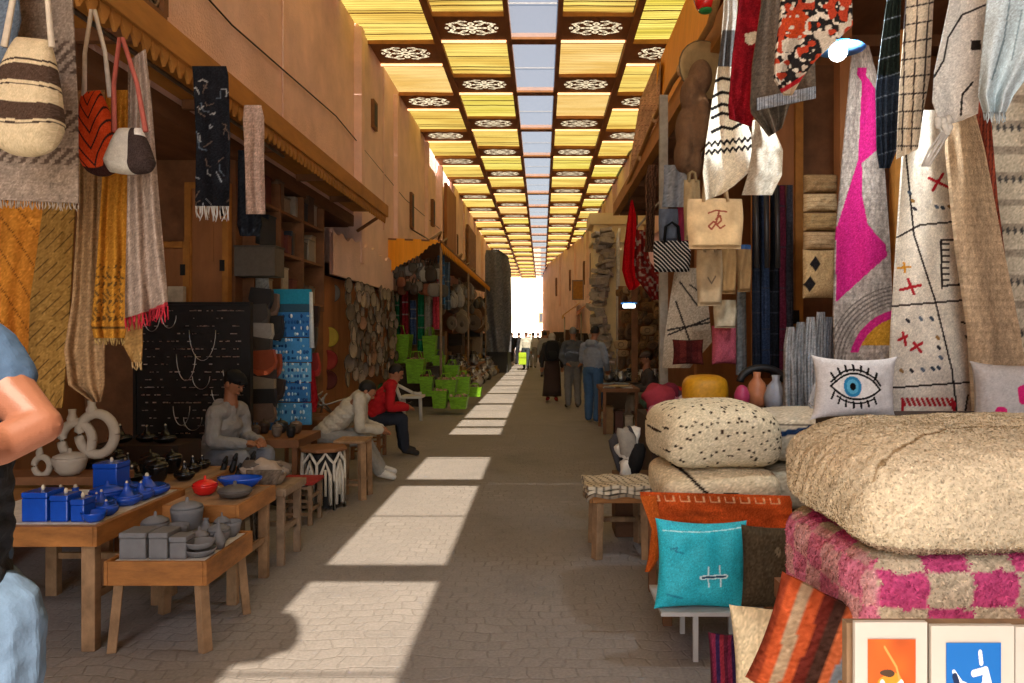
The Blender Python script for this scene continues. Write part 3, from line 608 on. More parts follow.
def flapbag(label, px, py, wpx, hpx, Y, col, group=None):
    rq = random.Random(int(px*7+py*3)); tl = rq.uniform(-.16, .16); px += rq.uniform(-2.5, 2.5); hpx *= rq.uniform(1.15, 1.45); wpx *= rq.uniform(.85, 1.12); Y -= rq.uniform(0, .12)
    a = P(px, py, Y); w_ = wpx*Y/F; h_ = hpx*Y/F; t = thing('leather_bag', label, 'bag', (a[0], Y, a[2]-h_/2), group)
    b = MB(); b.col = hx(col)
    def outline(s, y0, y1, zz, bot): 
        pts = [(-w_*.46, h_/2*zz), (w_*.46, h_/2*zz), (w_*.52, 0), (w_*.42, -h_*.32*bot), (w_*.2, -h_/2*bot), (-w_*.2, -h_/2*bot), (-w_*.42, -h_*.32*bot), (-w_*.52, 0)]; pts = [(x*math.cos(tl)-z*math.sin(tl), x*math.sin(tl)+z*math.cos(tl)) for x, z in pts]
        vs = [(a[0]+x*s, y0, a[2]+z) for x, z in pts]+[(a[0]+x*s, y1, a[2]+z) for x, z in pts]
        return vs, [tuple(range(8)), tuple(range(8, 16))[::-1]]+[(i, i+8, (i+1) % 8+8, (i+1) % 8) for i in range(8)]
    b.add(*outline(1, Y, Y+.09, 1, 1)); b.build('bag_body', LEA(), t, bevel=.012, **FLAT)
    b = MB(); b.col = hx(col)*.8; b.add(*outline(1.03, Y-.015, Y-.002, 1, .5)); b.build('flap', LEA(), t, bevel=.004, **FLAT)
    return t
names = {'C3BFB6': 'pale grey', '55524E': 'dark grey', 'B85A34': 'rust orange', '4A3C36': 'dark brown', 'A89A84': 'sand coloured', '2E2C2C': 'black', '8C7464': 'taupe'}
col1 = [('2E2C2C', 300), ('55524E', 316), ('C3BFB6', 334), ('55524E', 349), ('B85A34', 363), ('4A3C36', 376), ('A89A84', 389), ('2E2C2C', 402), ('8C7464', 415)]
pos = ['topmost in the bag column left of the blue display', 'second from the top of the bag column', 'under the second bag of the column left of the blue display', 'right above the rust orange bag', 'halfway down the bag column', 'right below the rust orange bag', 'third from the bottom of the column left of the display', 'below the sand coloured one, left of the blue display', 'lowest in the column left of the blue display']
for (c, py), p in zip(col1, pos): flapbag(f'{names[c]} leather bag, {p}', 260, py, 24, 19, 8.3-(py-300)*.001, c)
for i, (c, py) in enumerate([('8C7464', 306), ('2E2C2C', 328), ('B85A34', 366), ('4A3C36', 390)]): flapbag(f'{names[c]} leather bag half hidden beside the blue display', 273, py, 14, 18, 8.55, c)
def blue_display():
    Y = 8.7; t = thing('jewellery_display', 'tall bright blue display cloth covered with rows of little trinkets', 'display', P(288, 425, Y))
    b = MB(); b.col = hx('3F93C9'); a = P(265, 290, Y); c = P(310, 425, Y)
    xx = P(265, 0, Y)[0], P(311, 0, Y)[0]
    for i, (y0, y1, cc) in enumerate(((289, 304, '2E8FAE'), (304, 312, '3A5A6E'), (312, 337, '3E7FC0'), (338, 362, '4F9AD6'), (363, 382, '6FB2DC'), (383, 402, '3F7FBE'), (403, 425, '5A9ECC'))):
        b = MB(); b.col = hx(cc); z1 = P(0, y0, Y)[2]; z0 = P(0, y1, Y)[2]; b.cbox(((xx[0]+xx[1])/2+.0*i, Y+.02, (z0+z1)/2), (xx[1]-xx[0]-.012*(i%3), .05, z1-z0), rx=.05); b.build('cloth_panel', FAB(), t, bevel=.008, **FLAT)
    r = random.Random(6); rows = list(range(316, 423, 6))
    for py in rows:
        b = MB()
        for px in np.arange(268, 309, 3.0):
            if r.random() < .2: continue
            p = P(px+r.uniform(-.8, .8), py, Y-.02); b.col = hx(r.choice(['BFE0F0', 'E8F4F8', '1E4C8C', '2A63A8', '9ED0EA'])); b.ell(p, (r.uniform(.010, .020), .014, r.uniform(.012, .03)), n=6)
        b.build('row_of_trinkets', GLOSS, t)
    for px, c in ((264, 'D8DCDC'), (311, 'C9D2D6')):
        b = MB(); b.col = hx(c); p = P(px, 292, Y); q = P(px+1, 348, Y); b.tube([p, q], [.02, .03], 8); b.build('side_streamer', CM, t)
blue_display()
cloth('plastic_sheet', 'crumpled white and blue plastic sheet hanging over the top of the bag column', 'sheet', [(276, 247, 268), (310, 248, 272), (326, 256, 270)], 8.6, lambda x, y, u, v: paint(flatc(x.shape, 'A8AEB0'), (u < .3) & (v < .5), '4A86B4'), folds=4, amp=.03)
box_thing('plastic_box', 'small blue plastic box on the ground behind the seated man in grey', 'box', P(243, 0, 7.6)[0], P(262, 0, 7.6)[0], 7.6, 7.9, P(0, 445, 7.6)[2], P(0, 428, 7.6)[2], '2A63A8')
# hanging pans and woven plates
def dish(label, c, rad, col, depth=.04, group=None, name='hanging_plate', cat='plate', tilt=0, parts=True, oval=1):
    t = thing(name, label, cat, c, group); R = Matrix.Rotation(math.pi/2, 4, 'Y'); R = Matrix.Translation(c) @ Matrix.Rotation(tilt, 4, 'Z') @ R
    b = MB(); b.col = hx(col); pr = [(rad*.05, 0), (rad*.5, .004), (rad*.8, depth*.5), (rad, depth), (rad*.97, depth+.012), (rad*.76, depth*.5+.014), (rad*.45, .016), (rad*.03, .014)]
    b.lathe(pr, n=28, mat=R, sq=oval); b.build('plate_body', CM, t)
    b = MB(); b.col = hx(col)*.6; b.tube([R @ Vector((rad*.985*math.cos(q), rad*.985*oval*math.sin(q), depth+.006)) for q in np.linspace(0, 2*math.pi, 25)], .007, 6); b.build('rim', CM, t)
    return t
def px_dish(label, px, py, rpx, Y, col, **k):
    c = P(px, py, Y); return dish(label, c, rpx*Y/F, col, tilt=k.pop('tilt', -.9), **k)
px_dish('round dark grey tray hanging highest on the left of the pan stall', 330, 293, 9.5, 12.2, '6E6860')
px_dish('olive yellow round basket lid hanging left of the woven plates', 328, 337, 10, 11.9, 'A79436')
px_dish('round brown tray hanging under the dark grey tray', 328, 315, 8, 12.3, '5E3428')
px_dish('red round tray hanging under the olive yellow lid', 327, 360, 10, 11.8, '93302A')
px_dish('maroon round tray hanging lowest under the red tray', 327, 380, 9.5, 11.8, '5A2522')
r = random.Random(9); pc = ['7C7062', '8E8270', '6A5E50', 'A39480', '94725A', '5C544C', '857A70', '9A8C7E']
for ci, y in enumerate(np.arange(12.3, 16.2, .42)):
    z = 2.42; row = 0
    while z > .75:
        rad = r.uniform(.10, .17); dish(f'woven plate, {ordw(row)} from top in the {ordw(ci)} plate column behind the man in red', (-3.24+r.uniform(-.03, .06), y+r.uniform(-.08, .08), z), rad, r.choice(pc), group='plates hung in columns on the left wall', tilt=r.uniform(-.35, .1), oval=r.choice([1, 1, .75])); z -= rad*1.5; row += 1
MB().box((-3.55, 11.5, .2), (-3.42, 16.28, 2.54)).build('backing_wall', OWOOD, label='brown board wall carrying the hanging woven plates', cat='wall', **FLAT)
for px, py, c, l in ((374, 345, 'C98A2E', 'yellow'), (374, 357, 'B8646A', 'pink'), (372, 368, 'C0757A', 'dusty rose'), (378, 352, 'A83A34', 'red'), (381, 388, '3E7A4A', 'green')):
    px_dish(f'{l} leather pouch hanging at the right end of the plate wall', px, py, 5, 15.5, c, name='leather_pouch', cat='pouch')
cloth('red_cloth', 'red cloth bundle hanging right of the blue display', 'cloth', [(370, 305, 314), (400, 302, 318), (412, 304, 316)], 9.2, plain('A8222A'), folds=2, amp=.02)
for i, (px, py, c, l) in enumerate(((310, 340, '4A4642', 'grey'), (313, 318, '3C2420', 'dark brown'), (312, 365, 'B03028', 'red'))):
    flapbag(f'{l} purse hanging just right of the blue display', px, py, 11, 20, 9.4, c)
# --- tables -------------------------------------------------------------
def table(label, x0, x1, y0, y1, h, ap=.12, m=PWOOD, leg=.055, name='low_table', cat='table', splay=0, rim=.0, stretch=True, wav=False):
    t = thing(name, label, cat, ((x0+x1)/2, (y0+y1)/2, 0))
    MB().box((x0, y0, h-.025), (x1, y1, h)).build('table_top', m, t, bevel=.004, **FLAT)
    e = .02
    for nm, a, b in (('apron', (x0-.003, y0-e, h-ap), (x1+.003, y0-.001, h+rim)), ('apron', (x0-.003, y1+.001, h-ap), (x1+.003, y1+e, h+rim)), ('apron', (x0-e-.003, y0-e, h-ap), (x0-.004, y1+e, h+rim)), ('apron', (x1+.004, y0-e, h-ap), (x1+e+.003, y1+e, h+rim))):
        MB().box(a, b).build(nm, STAIN if m is PWOOD else m, t, bevel=.003, **FLAT)
    for sx, x in ((-1, x0+leg*.6), (1, x1-leg*.6)):
        for sy, y in ((-1, y0+leg*.6), (1, y1-leg*.6)):
            MB().bar((x+sx*splay, y+sy*splay*.5, 0), (x, y, h-.026), leg, leg*.8).build('leg', m, t, bevel=.004, **FLAT)
    if stretch:
        z = h*.35
        MB().box((x0+.03, y1-.05, z), (x1-.03, y1-.02, z+.035)).build('stretcher', m, t, **FLAT)
        MB().box((x1-.045, y0+.04, z+.03), (x1-.02, y1-.05, z+.065)).build('stretcher', m, t, **FLAT)
    return t
table('small low wooden table with splayed legs carrying the grey clay pots', -2.17, -1.70, 3.72, 4.27, .455, ap=.11, splay=.035, stretch=False, rim=.012)
table('wooden table carrying the blue tagines, nearest on the left', -3.05, -2.25, 3.72, 4.6, .64, ap=.10, m=PWOOD, leg=.07)
table('wooden table with the red pot and blue dish, behind the grey pot table', -2.32, -1.80, 4.36, 4.92, .60, ap=.10, m=PWOOD, leg=.06)
table('ragged grey table heaped with cloth behind the blue dish', -2.12, -1.78, 5.1, 5.5, .54, ap=.05, m=GREYW, leg=.05)
table('low wooden counter the black pots stand on, left of the seated man in grey', -3.7, -2.38, 4.95, 5.75, .58, ap=.14, m=PWOOD, leg=.07, name='counter', cat='counter')
table('small brown wooden work table between the man in grey and the white carved drum', -2.85, -2.3, 6.95, 7.6, .62, ap=.08, m=DWOOD, leg=.05)
MB().box((-2.16, 3.73, .4555), (-1.71, 4.26, .4585)).build('table_cloth', M('white_cover', 'C9C4BC', .8), label='thin white sheet under the grey clay pots', cat='cloth', **FLAT)
MB().box((-3.03, 3.75, .6405), (-2.26, 4.58, .6435)).build('table_cloth', M('white_cover'), label='thin white sheet under the blue tagines', cat='cloth', **FLAT)
GREYC = M('grey_clay', '6C6C6E', .85, .12, 12, .2, 60, dist=.003); BLUEG = M('blue_glaze', '1546A8', .22, .2, 6, .15, 20, dist=.004, spec=.5); BLK = M('black_glaze', '141416', .22, .2, 14, .15, 40, dist=.004, spec=.5)
KNOB = M('pale_knob', 'C8BCA4', .5)
def tagine(label, x, y, z, rad, m, ht=1.0, knob=True, group=None, cat='tagine', name='tagine_pot', wide=1.0):
    t = thing(name, label, cat, (x, y, z), group)
    MB().lathe([(rad*.6, 0), (rad*.95, .02), (rad*1.02, .035), (rad*.98, .05), (rad*.7, .045)], (x, y, z), 24).build('base_dish', m, t)
    h = rad*1.5*ht; MB().lathe([(rad*.86*wide, .045), (rad*.84*wide, .06), (rad*.55, h*.35), (rad*.28, h*.68), (rad*.17, h*.86), (rad*.14, h*.93), (rad*.2, h), (rad*.05, h*1.03)], (x, y, z), 24).build('cone_lid', m, t)
    if knob: MB().ell((x, y, z+h*1.05), (rad*.1, rad*.1, rad*.14), n=8).build('knob', KNOB, t)
    return t
def bowl(label, x, y, z, rad, h, m, lid=None, group=None, name='bowl', cat='bowl', n=24):
    t = thing(name, label, cat, (x, y, z), group)
    MB().lathe([(rad*.55, 0), (rad*.85, h*.3), (rad, h*.85), (rad*1.03, h), (rad*.94, h*.98), (rad*.8, h*.4), (rad*.3, h*.12)], (x, y, z), n).build('bowl_body', m, t)
    if lid: MB().lathe([(rad*.98, h), (rad*.95, h+.012), (rad*.5, h+.03), (rad*.12, h+.035), (rad*.1, h+.055), (rad*.02, h+.06)], (x, y, z), n).build('lid', lid, t)
    return t
def cube_pot(label, x0, x1, y0, y1, z0, z1, m, group=None, knob=True):
    t = thing('square_box', label, 'box', ((x0+x1)/2, (y0+y1)/2, z0), group)
    MB().box((x0, y0, z0), (x1, y1, z1-.03)).build('box_body', m, t, bevel=.006, **FLAT)
    MB().box((x0-.002, y0-.002, z1-.029), (x1+.002, y1+.002, z1)).build('lid', m, t, bevel=.006, **FLAT)
    if knob: MB().ell(((x0+x1)/2, (y0+y1)/2, z1+.012), (.010, .010, .017), n=8).build('knob', KNOB, t)
    return t
zt = .459
cube_pot('leftmost and largest of the three grey clay boxes at the table front', -2.15, -2.015, 3.76, 3.90, zt, zt+.135, GREYC, knob=False)
cube_pot('middle of the three grey clay boxes at the table front', -2.00, -1.905, 3.76, 3.90, zt, zt+.135, GREYC, knob=False)
cube_pot('rightmost and smallest of the three grey clay boxes', -1.895, -1.81, 3.76, 3.86, zt, zt+.115, GREYC, knob=False)
bowl('tall round grey clay pot at the back left of the grey pots', -2.00, 4.17, zt, .085, .17, GREYC, GREYC, name='clay_pot', cat='pot')
bowl('low grey clay bowl with a domed lid behind the leftmost grey box', -2.09, 4.0, zt, .07, .13, GREYC, GREYC, name='clay_pot', cat='pot')
tagine('grey clay tagine right of the tall round grey pot', -1.87, 4.12, zt, .08, GREYC, knob=False)
tagine('small grey clay tagine with a pointed lid in the middle of the grey pots', -1.88, 3.97, zt, .058, GREYC, knob=False)
bowl('wide flat grey clay dish stacked behind the middle grey box', -1.97, 3.985, zt, .062, .12, GREYC, name='clay_dish', cat='dish')
bowl('grey clay bowl at the back right corner of the grey pot table', -1.77, 4.2, zt, .06, .085, GREYC, name='clay_bowl')
bowl('grey clay bowl with a lid in front of the corner bowl', -1.775, 4.06, zt, .06, .07, GREYC, GREYC, name='clay_bowl')
for i, l in enumerate(('lower', 'upper')): bowl(f'{l} of two stacked flat grey clay dishes at the right front of the table', -1.765, 3.83-.01*i, zt+.042*i, .075-.004*i, .038, GREYC, name='clay_dish', cat='dish')
t = thing('clay_bottle', 'slim grey clay bottle with a narrow neck at the right edge of the grey pots', 'bottle', (-1.73, 3.96, zt)); MB().lathe([(.028, 0), (.034, .03), (.03, .06), (.012, .095), (.008, .13), (.011, .135), (.004, .136)], (-1.73, 3.96, zt), 18).build('bottle_body', GREYC, t); MB().ell((-1.73, 3.96, zt+.137), (.007, .007, .009), n=8).build('stopper', GREYC, t)
for i, (x, y, rd, kind, l) in enumerate(((-2.02, 4.06, .05, 0, 'small grey clay tagine between the tall pot and the boxes'), (-1.93, 4.2, .045, 0, 'slender grey clay tagine at the back of the pots'), (-1.83, 4.23, .045, 1, 'tiny grey clay jar at the back edge'), (-2.12, 4.14, .05, 1, 'lidded grey clay jar at the back left corner'), (-1.82, 3.93, .05, 1, 'grey clay ashtray bowl left of the slim bottle'), (-1.94, 4.06, .04, 0, 'tiny grey clay tagine in the middle'))):
    (tagine if kind == 0 else bowl)(l, x, y, .459, rd, *((GREYC, 1.3) if kind == 0 else (.07, GREYC, GREYC)), **(dict(knob=False) if kind == 0 else dict(name='clay_jar', cat='jar')))
zb = .644
for i, (x, y, rd, l) in enumerate(((-2.68, 4.12, .08, 'blue glazed tagine at the far left behind the boxes'), (-2.45, 4.07, .06, 'blue glazed tagine directly behind the middle box'), (-2.60, 3.98, .05, 'tiny blue glazed tagine close behind the left box'), (-2.33, 4.30, .07, 'blue glazed tagine in front of the wide back tagine'), (-2.50, 4.47, .07, 'blue glazed tagine behind the tall blue box'))): tagine(l, x, y, zb, rd, BLUEG, .9)
cube_pot('blue glazed square box at the left front of the blue pots', -2.66, -2.53, 3.78, 3.92, zb, zb+.15, BLUEG)
cube_pot('blue glazed square box in the middle of the front row', -2.515, -2.425, 3.78, 3.9, zb, zb+.135, BLUEG)
cube_pot('narrow blue glazed square box on the right of the front row', -2.41, -2.34, 3.78, 3.88, zb, zb+.115, BLUEG)
cube_pot('tall blue glazed square box at the back of the blue pots', -2.60, -2.46, 4.28, 4.42, zb, zb+.21, BLUEG)
tagine('blue glazed tagine behind the left front blue box', -2.56, 4.06, zb, .105, BLUEG, .75)
tagine('wide blue glazed tagine at the back right of the blue pots', -2.36, 4.42, zb, .125, BLUEG, .6)
tagine('small blue glazed tagine right of the middle blue box', -2.40, 4.03, zb, .075, BLUEG, .9)
tagine('small blue glazed tagine at the right table edge', -2.315, 3.93, zb, .06, BLUEG, .8)
tagine('blue glazed tagine with a tall cone in the middle of the blue pots', -2.34, 4.17, zb, .08, BLUEG, 1.0)
bowl('shallow blue glazed bowl at the right front corner of the blue table', -2.30, 3.80, zb, .06, .05, BLUEG, name='blue_bowl')
bowl('shallow blue glazed dish stacked between the tall box and the wide tagine', -2.47, 4.20, zb, .09, .07, BLUEG, BLUEG, name='blue_dish', cat='dish')
r = random.Random(14); spots = []
for i in range(60):
    x, y, rd = r.uniform(-3.5, -2.45), r.uniform(5.02, 5.68), r.uniform(.06, .095)
    if all(math.hypot(x-a, y-b) > (rd+c)*.95 for a, b, c in spots):
        spots.append((x, y, rd))
spots.sort(key=lambda s: s[0]/s[1])
for i, (x, y, rd) in enumerate(spots):
    if True:
        if r.random() < .6: tagine(f'glossy black tagine, {ordw(i)} piece from the left in the black pottery on the counter', x, y, .585, rd, BLK, r.uniform(.8, 1.2), group='black pottery on the counter')
        else: bowl(f'round black pot, {ordw(i)} piece from the left in the black pottery on the counter', x, y, .585, rd, .12, BLK, BLK, group='black pottery on the counter', name='black_pot', cat='tagine')
# second tier of black pots on a crate behind
box_thing('crate', 'dark crate behind the black pottery', 'crate', -3.6, -2.9, 5.9, 6.3, 0, .72, '33251C', lid=False)
for i, (x, y, rd) in enumerate(((-3.45, 6.05, .09), (-3.26, 6.1, .08), (-3.08, 6.05, .09))): tagine(f'{["left", "middle", "right"][i]} glossy black pot on the dark crate behind the black pottery', x, y, .722, rd, BLK, 1, group='black pots on the crate')
# white plaster loops
WHT = M('unglazed_white', 'A89C8C', .8, .12, 10, .2, 40)
def looppot(label, px, py, Y, R_, rr):
    c = P(px, py, Y); t = thing('ceramic_vase', label, 'vase', (c[0], c[1], c[2]-R_)); MB().tube([(c[0]+R_*math.cos(q), c[1], c[2]+R_*1.15*math.sin(q)) for q in np.linspace(0, 2*math.pi, 28)], rr, 10, cap=False).build('vase_ring', WHT, t)
    MB().lathe([(rr*.9, 0), (rr*1.1, .03), (rr*.7, .06), (rr*.8, .09)], (c[0]-.3*R_, c[1], c[2]+R_*1.1), 14).build('neck', WHT, t)
table('dark bench the unglazed ceramics stand on, behind the blue tagines', -3.75, -2.75, 4.7, 4.93, .70, ap=.05, m=DWOOD, leg=.06, name='bench', cat='bench', stretch=False)
looppot('pale unglazed ring vase standing left behind the blue tagines', 77, 440, 4.8, .10, .03)
looppot('pale unglazed ring vase standing right behind the blue tagines', 97, 434, 4.8, .115, .032)
bowl('round pale unglazed pot between the man in the blue shirt and the blue tagines', *P(70, 470, 4.75)[:2], .705, .10, .11, WHT, WHT, name='ceramic_pot', cat='pot')
looppot('small pale unglazed ring on its side behind the blue tagines', 42, 466, 4.75, .05, .02)
# things on table three
zr = .605; REDG = M('red_glaze', 'C4201C', .2, .1, 8, .1, spec=.5)
bowl('small glossy red pot on the table behind the grey pots', *P(205, 494, 4.62)[:2], zr, .075, .06, REDG, REDG, name='red_pot', cat='pot')
t = thing('blue_dish', 'blue dish with flared corners at the back of the red pot table', 'dish', (-2.0, 4.82, zr)); b = MB(); b.lathe([(.07, 0), (.10, .02), (.14, .06), (.145, .075), (.13, .07), (.08, .02), (.02, .012)], (-1.96, 4.8, zr), 24, sq=.65); b.build('dish_body', BLUEG, t)
bowl('flat grey-brown stone dish in front of the blue dish', *P(235, 500, 4.55)[:2], zr, .10, .04, M('brown_stone', '55504C', .6), M('brown_stone'), name='stone_dish', cat='dish')
t = thing('white_shell', 'crumpled white ornament behind the red pot', 'ornament', (*P(215, 487, 4.8)[:2], zr)); b = MB()
for i in range(7): b.ell(Vector(P(215, 487, 4.8))*1+Vector((r.uniform(-.06, .06), r.uniform(-.04, .04), -.02+r.uniform(-.02, .02))), (.03, .025, .025), (r.random(), r.random(), 0), 8)
b.build('ornament_body', WHT, t, mods=[('REMESH', dict(mode='VOXEL', voxel_size=.006))])
def cloth_heap(label, c, rad, h, cols, n=9, seed=1, cat='cloth', name='cloth_heap', m=None):
    r = random.Random(seed); t = thing(name, label, cat, c)
    for i in range(n):
        a = r.random()*6.3; d = rad*r.random()*.7; p = (c[0]+d*math.cos(a), c[1]+d*math.sin(a), c[2]+h*r.uniform(.15, .8)); b = MB(); b.col = hx(cols[i % len(cols)])
        b.ell(p, (rad*r.uniform(.35, .6), rad*r.uniform(.3, .5), h*r.uniform(.2, .4)), (r.uniform(-.4, .4), r.uniform(-.4, .4), r.random()*3), 14, e=.8)
        v = np.array(b.v); nz = vnoise(v[:, 0]*30+50, v[:, 2]*40+v[:, 1]*20+50, i)-.5; cc = np.array(p); v = cc+(v-cc)*(1+.5*nz)[:, None]; b.v = [tuple(x) for x in v.tolist()]; b.build('folded_piece', m or FAB(), t)
    return t
cloth_heap('crumpled grey-brown cloths heaped on the ragged grey table', (-1.95, 5.3, .54), .2, .16, ['8C7C6C', '6E6258', 'A09080', '5A5048'], seed=3)
cloth('table_cover', 'ragged brown cloth hanging down the side of the ragged table', 'cloth', [(470, 246, 282), (500, 248, 270), (545, 252, 266)], 5.05, weave('6E6052', '4A4038', 30), folds=3, amp=.03)
# slippers in front of the man in grey
for i, (px, py, c, l) in enumerate(((222, 473, 'A8662E', 'tan'), (232, 470, '6A4228', 'brown'), (243, 474, 'B87A3C', 'honey coloured'), (250, 468, '5A3A2A', 'dark brown'), (236, 480, '8E5A34', 'chestnut'))):
    p = P(px, py, 5.6); t = thing('leather_slipper', f'{l} leather figure in the row in front of the man in grey', 'carving', p); b = MB(); b.col = hx(c); b.cap((p[0], p[1], p[2]), (p[0]+.02, p[1]+.02, p[2]+.09), .025, .018); b.cap((p[0]+.02, p[1], p[2]+.09), (p[0]+.035, p[1], p[2]+.12), .018, .012); b.build('figure_body', LEA(), t, mods=[('REMESH', dict(mode='VOXEL', voxel_size=.005))])
# work table objects, stools
for i, (dx, dy, c, l, rd) in enumerate(((-.2, .1, '3A2E28', 'dark', .06), (-.05, .15, '2C2C2E', 'black', .07), (.12, .1, '5A4636', 'brown', .06), (.02, -.15, '6E6258', 'grey', .05), (-.17, -.2, '4A3A2E', 'umber', .05), (.17, -.2, '1E1E20', 'small black', .045))):
    mm = M('pot_'+l.replace(' ', '_'), c, .5); bowl(f'{l} lidded pot on the small brown work table', -2.57+dx, 7.27+dy, .621, rd, .09, mm, mm, name='small_pot', cat='pot')
def carved_drum():
    t = thing('carved_side_table', 'white inlaid side table with pointed arch openings and a dark top', 'side table', (-2.02, 6.85, 0)); W = M('bone_inlay', 'C8C2B4', .5, .12, 30, .2)
    cx, cy, R_, h = -2.04, 6.9, .20, .53
    MB().lathe([(R_*1.1, h), (R_*1.12, h+.012), (R_*1.1, h+.03), (.01, h+.032)], (cx, cy, 0), 8).build('table_top', DWOOD, t, **FLAT)
    MB().lathe([(R_*.8, .02), (R_*.8, h-.02)], (cx, cy, 0), 8).build('core', BLACK, t, **FLAT)
    for k in range(8):
        a0 = 2*math.pi*(k)/8; a1 = 2*math.pi*(k+1)/8; A = Vector((cx+R_*math.cos(a0), cy+R_*math.sin(a0), 0)); B = Vector((cx+R_*math.cos(a1), cy+R_*math.sin(a1), 0)); w_ = (B-A); b = MB()
        pts = [A+Vector((0, 0, z)) for z in (0, h*.5, h*.8)]+[A+w_*.3+Vector((0, 0, h*.9)), A+w_*.5+Vector((0, 0, h*.99)), A+w_*.7+Vector((0, 0, h*.9))]+[B+Vector((0, 0, z)) for z in (h*.8, h*.5, 0)]
        b.tube([p for p in pts], .014, 6); ins = [A+w_*.22, A+w_*.22, A+w_*.5, A+w_*.78, A+w_*.78]; zz = (.05, h*.6, h*.84, h*.6, .05); b.tube([p+Vector((0, 0, z)) for p, z in zip(ins, zz)], .018, 6)
        b.tube([A+w_*.5+Vector((0, 0, h*.25)), A+w_*.5+Vector((0, 0, h*.7))], .012, 6); b.build('arched_panel', W, t)
carved_drum()
def stool(label, x0, x1, y0, y1, h, m, seatm=None, rungs=2, name='stool', cat='stool', leg=.035, splay=.0):
    t = thing(name, label, cat, ((x0+x1)/2, (y0+y1)/2, 0)); MB().box((x0-.015, y0-.015, h-.03), (x1+.015, y1+.015, h)).build('seat', seatm or m, t, bevel=.008, **FLAT)
    for x, sx in ((x0+leg/2, -1), (x1-leg/2, 1)):
        for y, sy in ((y0+leg/2, -1), (y1-leg/2, 1)): MB().bar((x+sx*splay, y+sy*splay, 0), (x, y, h-.031), leg).build('leg', m, t, bevel=.003, **FLAT)
    for k in range(rungs):
        z = h*(.25+.3*k)
        for a, b in (((x0, y0+leg/2, z), (x1, y0+leg/2, z)), ((x0, y1-leg/2, z), (x1, y1-leg/2, z)), ((x0+leg/2, y0, z+.03), (x0+leg/2, y1, z+.03)), ((x1-leg/2, y0, z+.03), (x1-leg/2, y1, z+.03))): MB().bar(a, b, .022).build('rung', m, t, **FLAT)
    return t
stool('low wooden stool with a red cushion seat and ladder rungs', -2.22, -1.93, 6.2, 6.5, .37, GREYW, M('red_seat', '8E2A26', .9), 3)
stool('tall raw wooden stool beside the white carved side table', -2.0, -1.72, 7.15, 7.45, .58, PWOOD, None, 1, leg=.06, splay=.01)
stool('wooden stool the man in the white jacket sits on', -2.62, -2.25, 7.95, 8.3, .42, DWOOD)
stool('wooden stool the man in red sits on', -2.46, -2.08, 9.5, 9.9, .42, DWOOD, leg=.045)
stool('wooden bench the man in grey sits on', -3.3, -2.7, 6.6, 7.0, .42, DWOOD)
# pile of grey metal rods and a chair near the man in red
t = thing('tool_rack', 'low rack of dark tools and rods behind the man in the white jacket', 'rack', (-2.9, 9.2, 0)); MB().box((-3.2, 9.1, .55), (-2.5, 9.5, .6)).build('shelf_board', DWOOD, t, **FLAT)
for x in (-3.15, -2.55):
    for y in (9.13, 9.47): MB().bar((x, y, 0), (x, y, .55), .04).build('leg', DWOOD, t, **FLAT)
r = random.Random(8)
for i in range(10): MB().tube([(-3.1+r.random()*.5, 9.2+r.random()*.2, .62), (-3.0+r.random()*.6, 9.3, .8+r.random()*.1)], .012, 6).build('rod', METAL, t)
# ================= RIGHT SIDE =================
def mark(C, x, y, pts, wd, col): return paint(C, segd(x, y, pts) < wd, col)
# --- the big poufs in front ---
def creampat(X, Y, Z, N):
    C = flatc(X.shape, 'D8C8A8'); m = (Y < 0)&(N[..., 2] < .6)
    C *= (.92+.12*vnoise(X*5+20, Y*5+Z*9+20, 3))[..., None]
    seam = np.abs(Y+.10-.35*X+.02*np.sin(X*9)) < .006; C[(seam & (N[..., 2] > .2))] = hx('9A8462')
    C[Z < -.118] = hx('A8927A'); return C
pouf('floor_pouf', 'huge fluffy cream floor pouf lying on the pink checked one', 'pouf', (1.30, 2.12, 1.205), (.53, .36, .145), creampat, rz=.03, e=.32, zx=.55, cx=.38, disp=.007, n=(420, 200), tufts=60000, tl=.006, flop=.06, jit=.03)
def checkpat(X, Y, Z, N):
    cx = np.where(np.abs(N[..., 0])*1.0 > np.abs(N[..., 1])*1.6, Y, X); s = .112
    k = (np.floor((cx+9)/s+.04*np.sin(Z*60))+np.floor((Z*1.0+9)/ (s*.76)+.04*np.sin(cx*40))).astype(int) % 2
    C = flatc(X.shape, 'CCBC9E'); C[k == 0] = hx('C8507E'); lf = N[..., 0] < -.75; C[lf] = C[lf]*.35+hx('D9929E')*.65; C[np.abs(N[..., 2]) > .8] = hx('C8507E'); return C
pouf('floor_pouf', 'pink and cream checked wool pouf under the huge cream one', 'pouf', (1.295, 2.13, .915), (.515, .33, .155), checkpat, rz=.04, e=.22, zx=.40, cx=.25, disp=.006, n=(420, 160), tufts=44000, tl=.0065, jit=.05)
def plinth():
    t = thing('display_bench', 'wooden bench holding up the stacked poufs at the right front', 'bench', (1.3, 2.2, 0))
    MB().box((.80, 1.85, .70), (1.7, 2.55, .765)).build('bench_top', DWOOD, t, **FLAT)
    for x in (.84, 1.62):
        for y in (1.9, 2.45): MB().box((x, y, 0), (x+.06, y+.06, .699)).build('leg', DWOOD, t, **FLAT)
plinth()
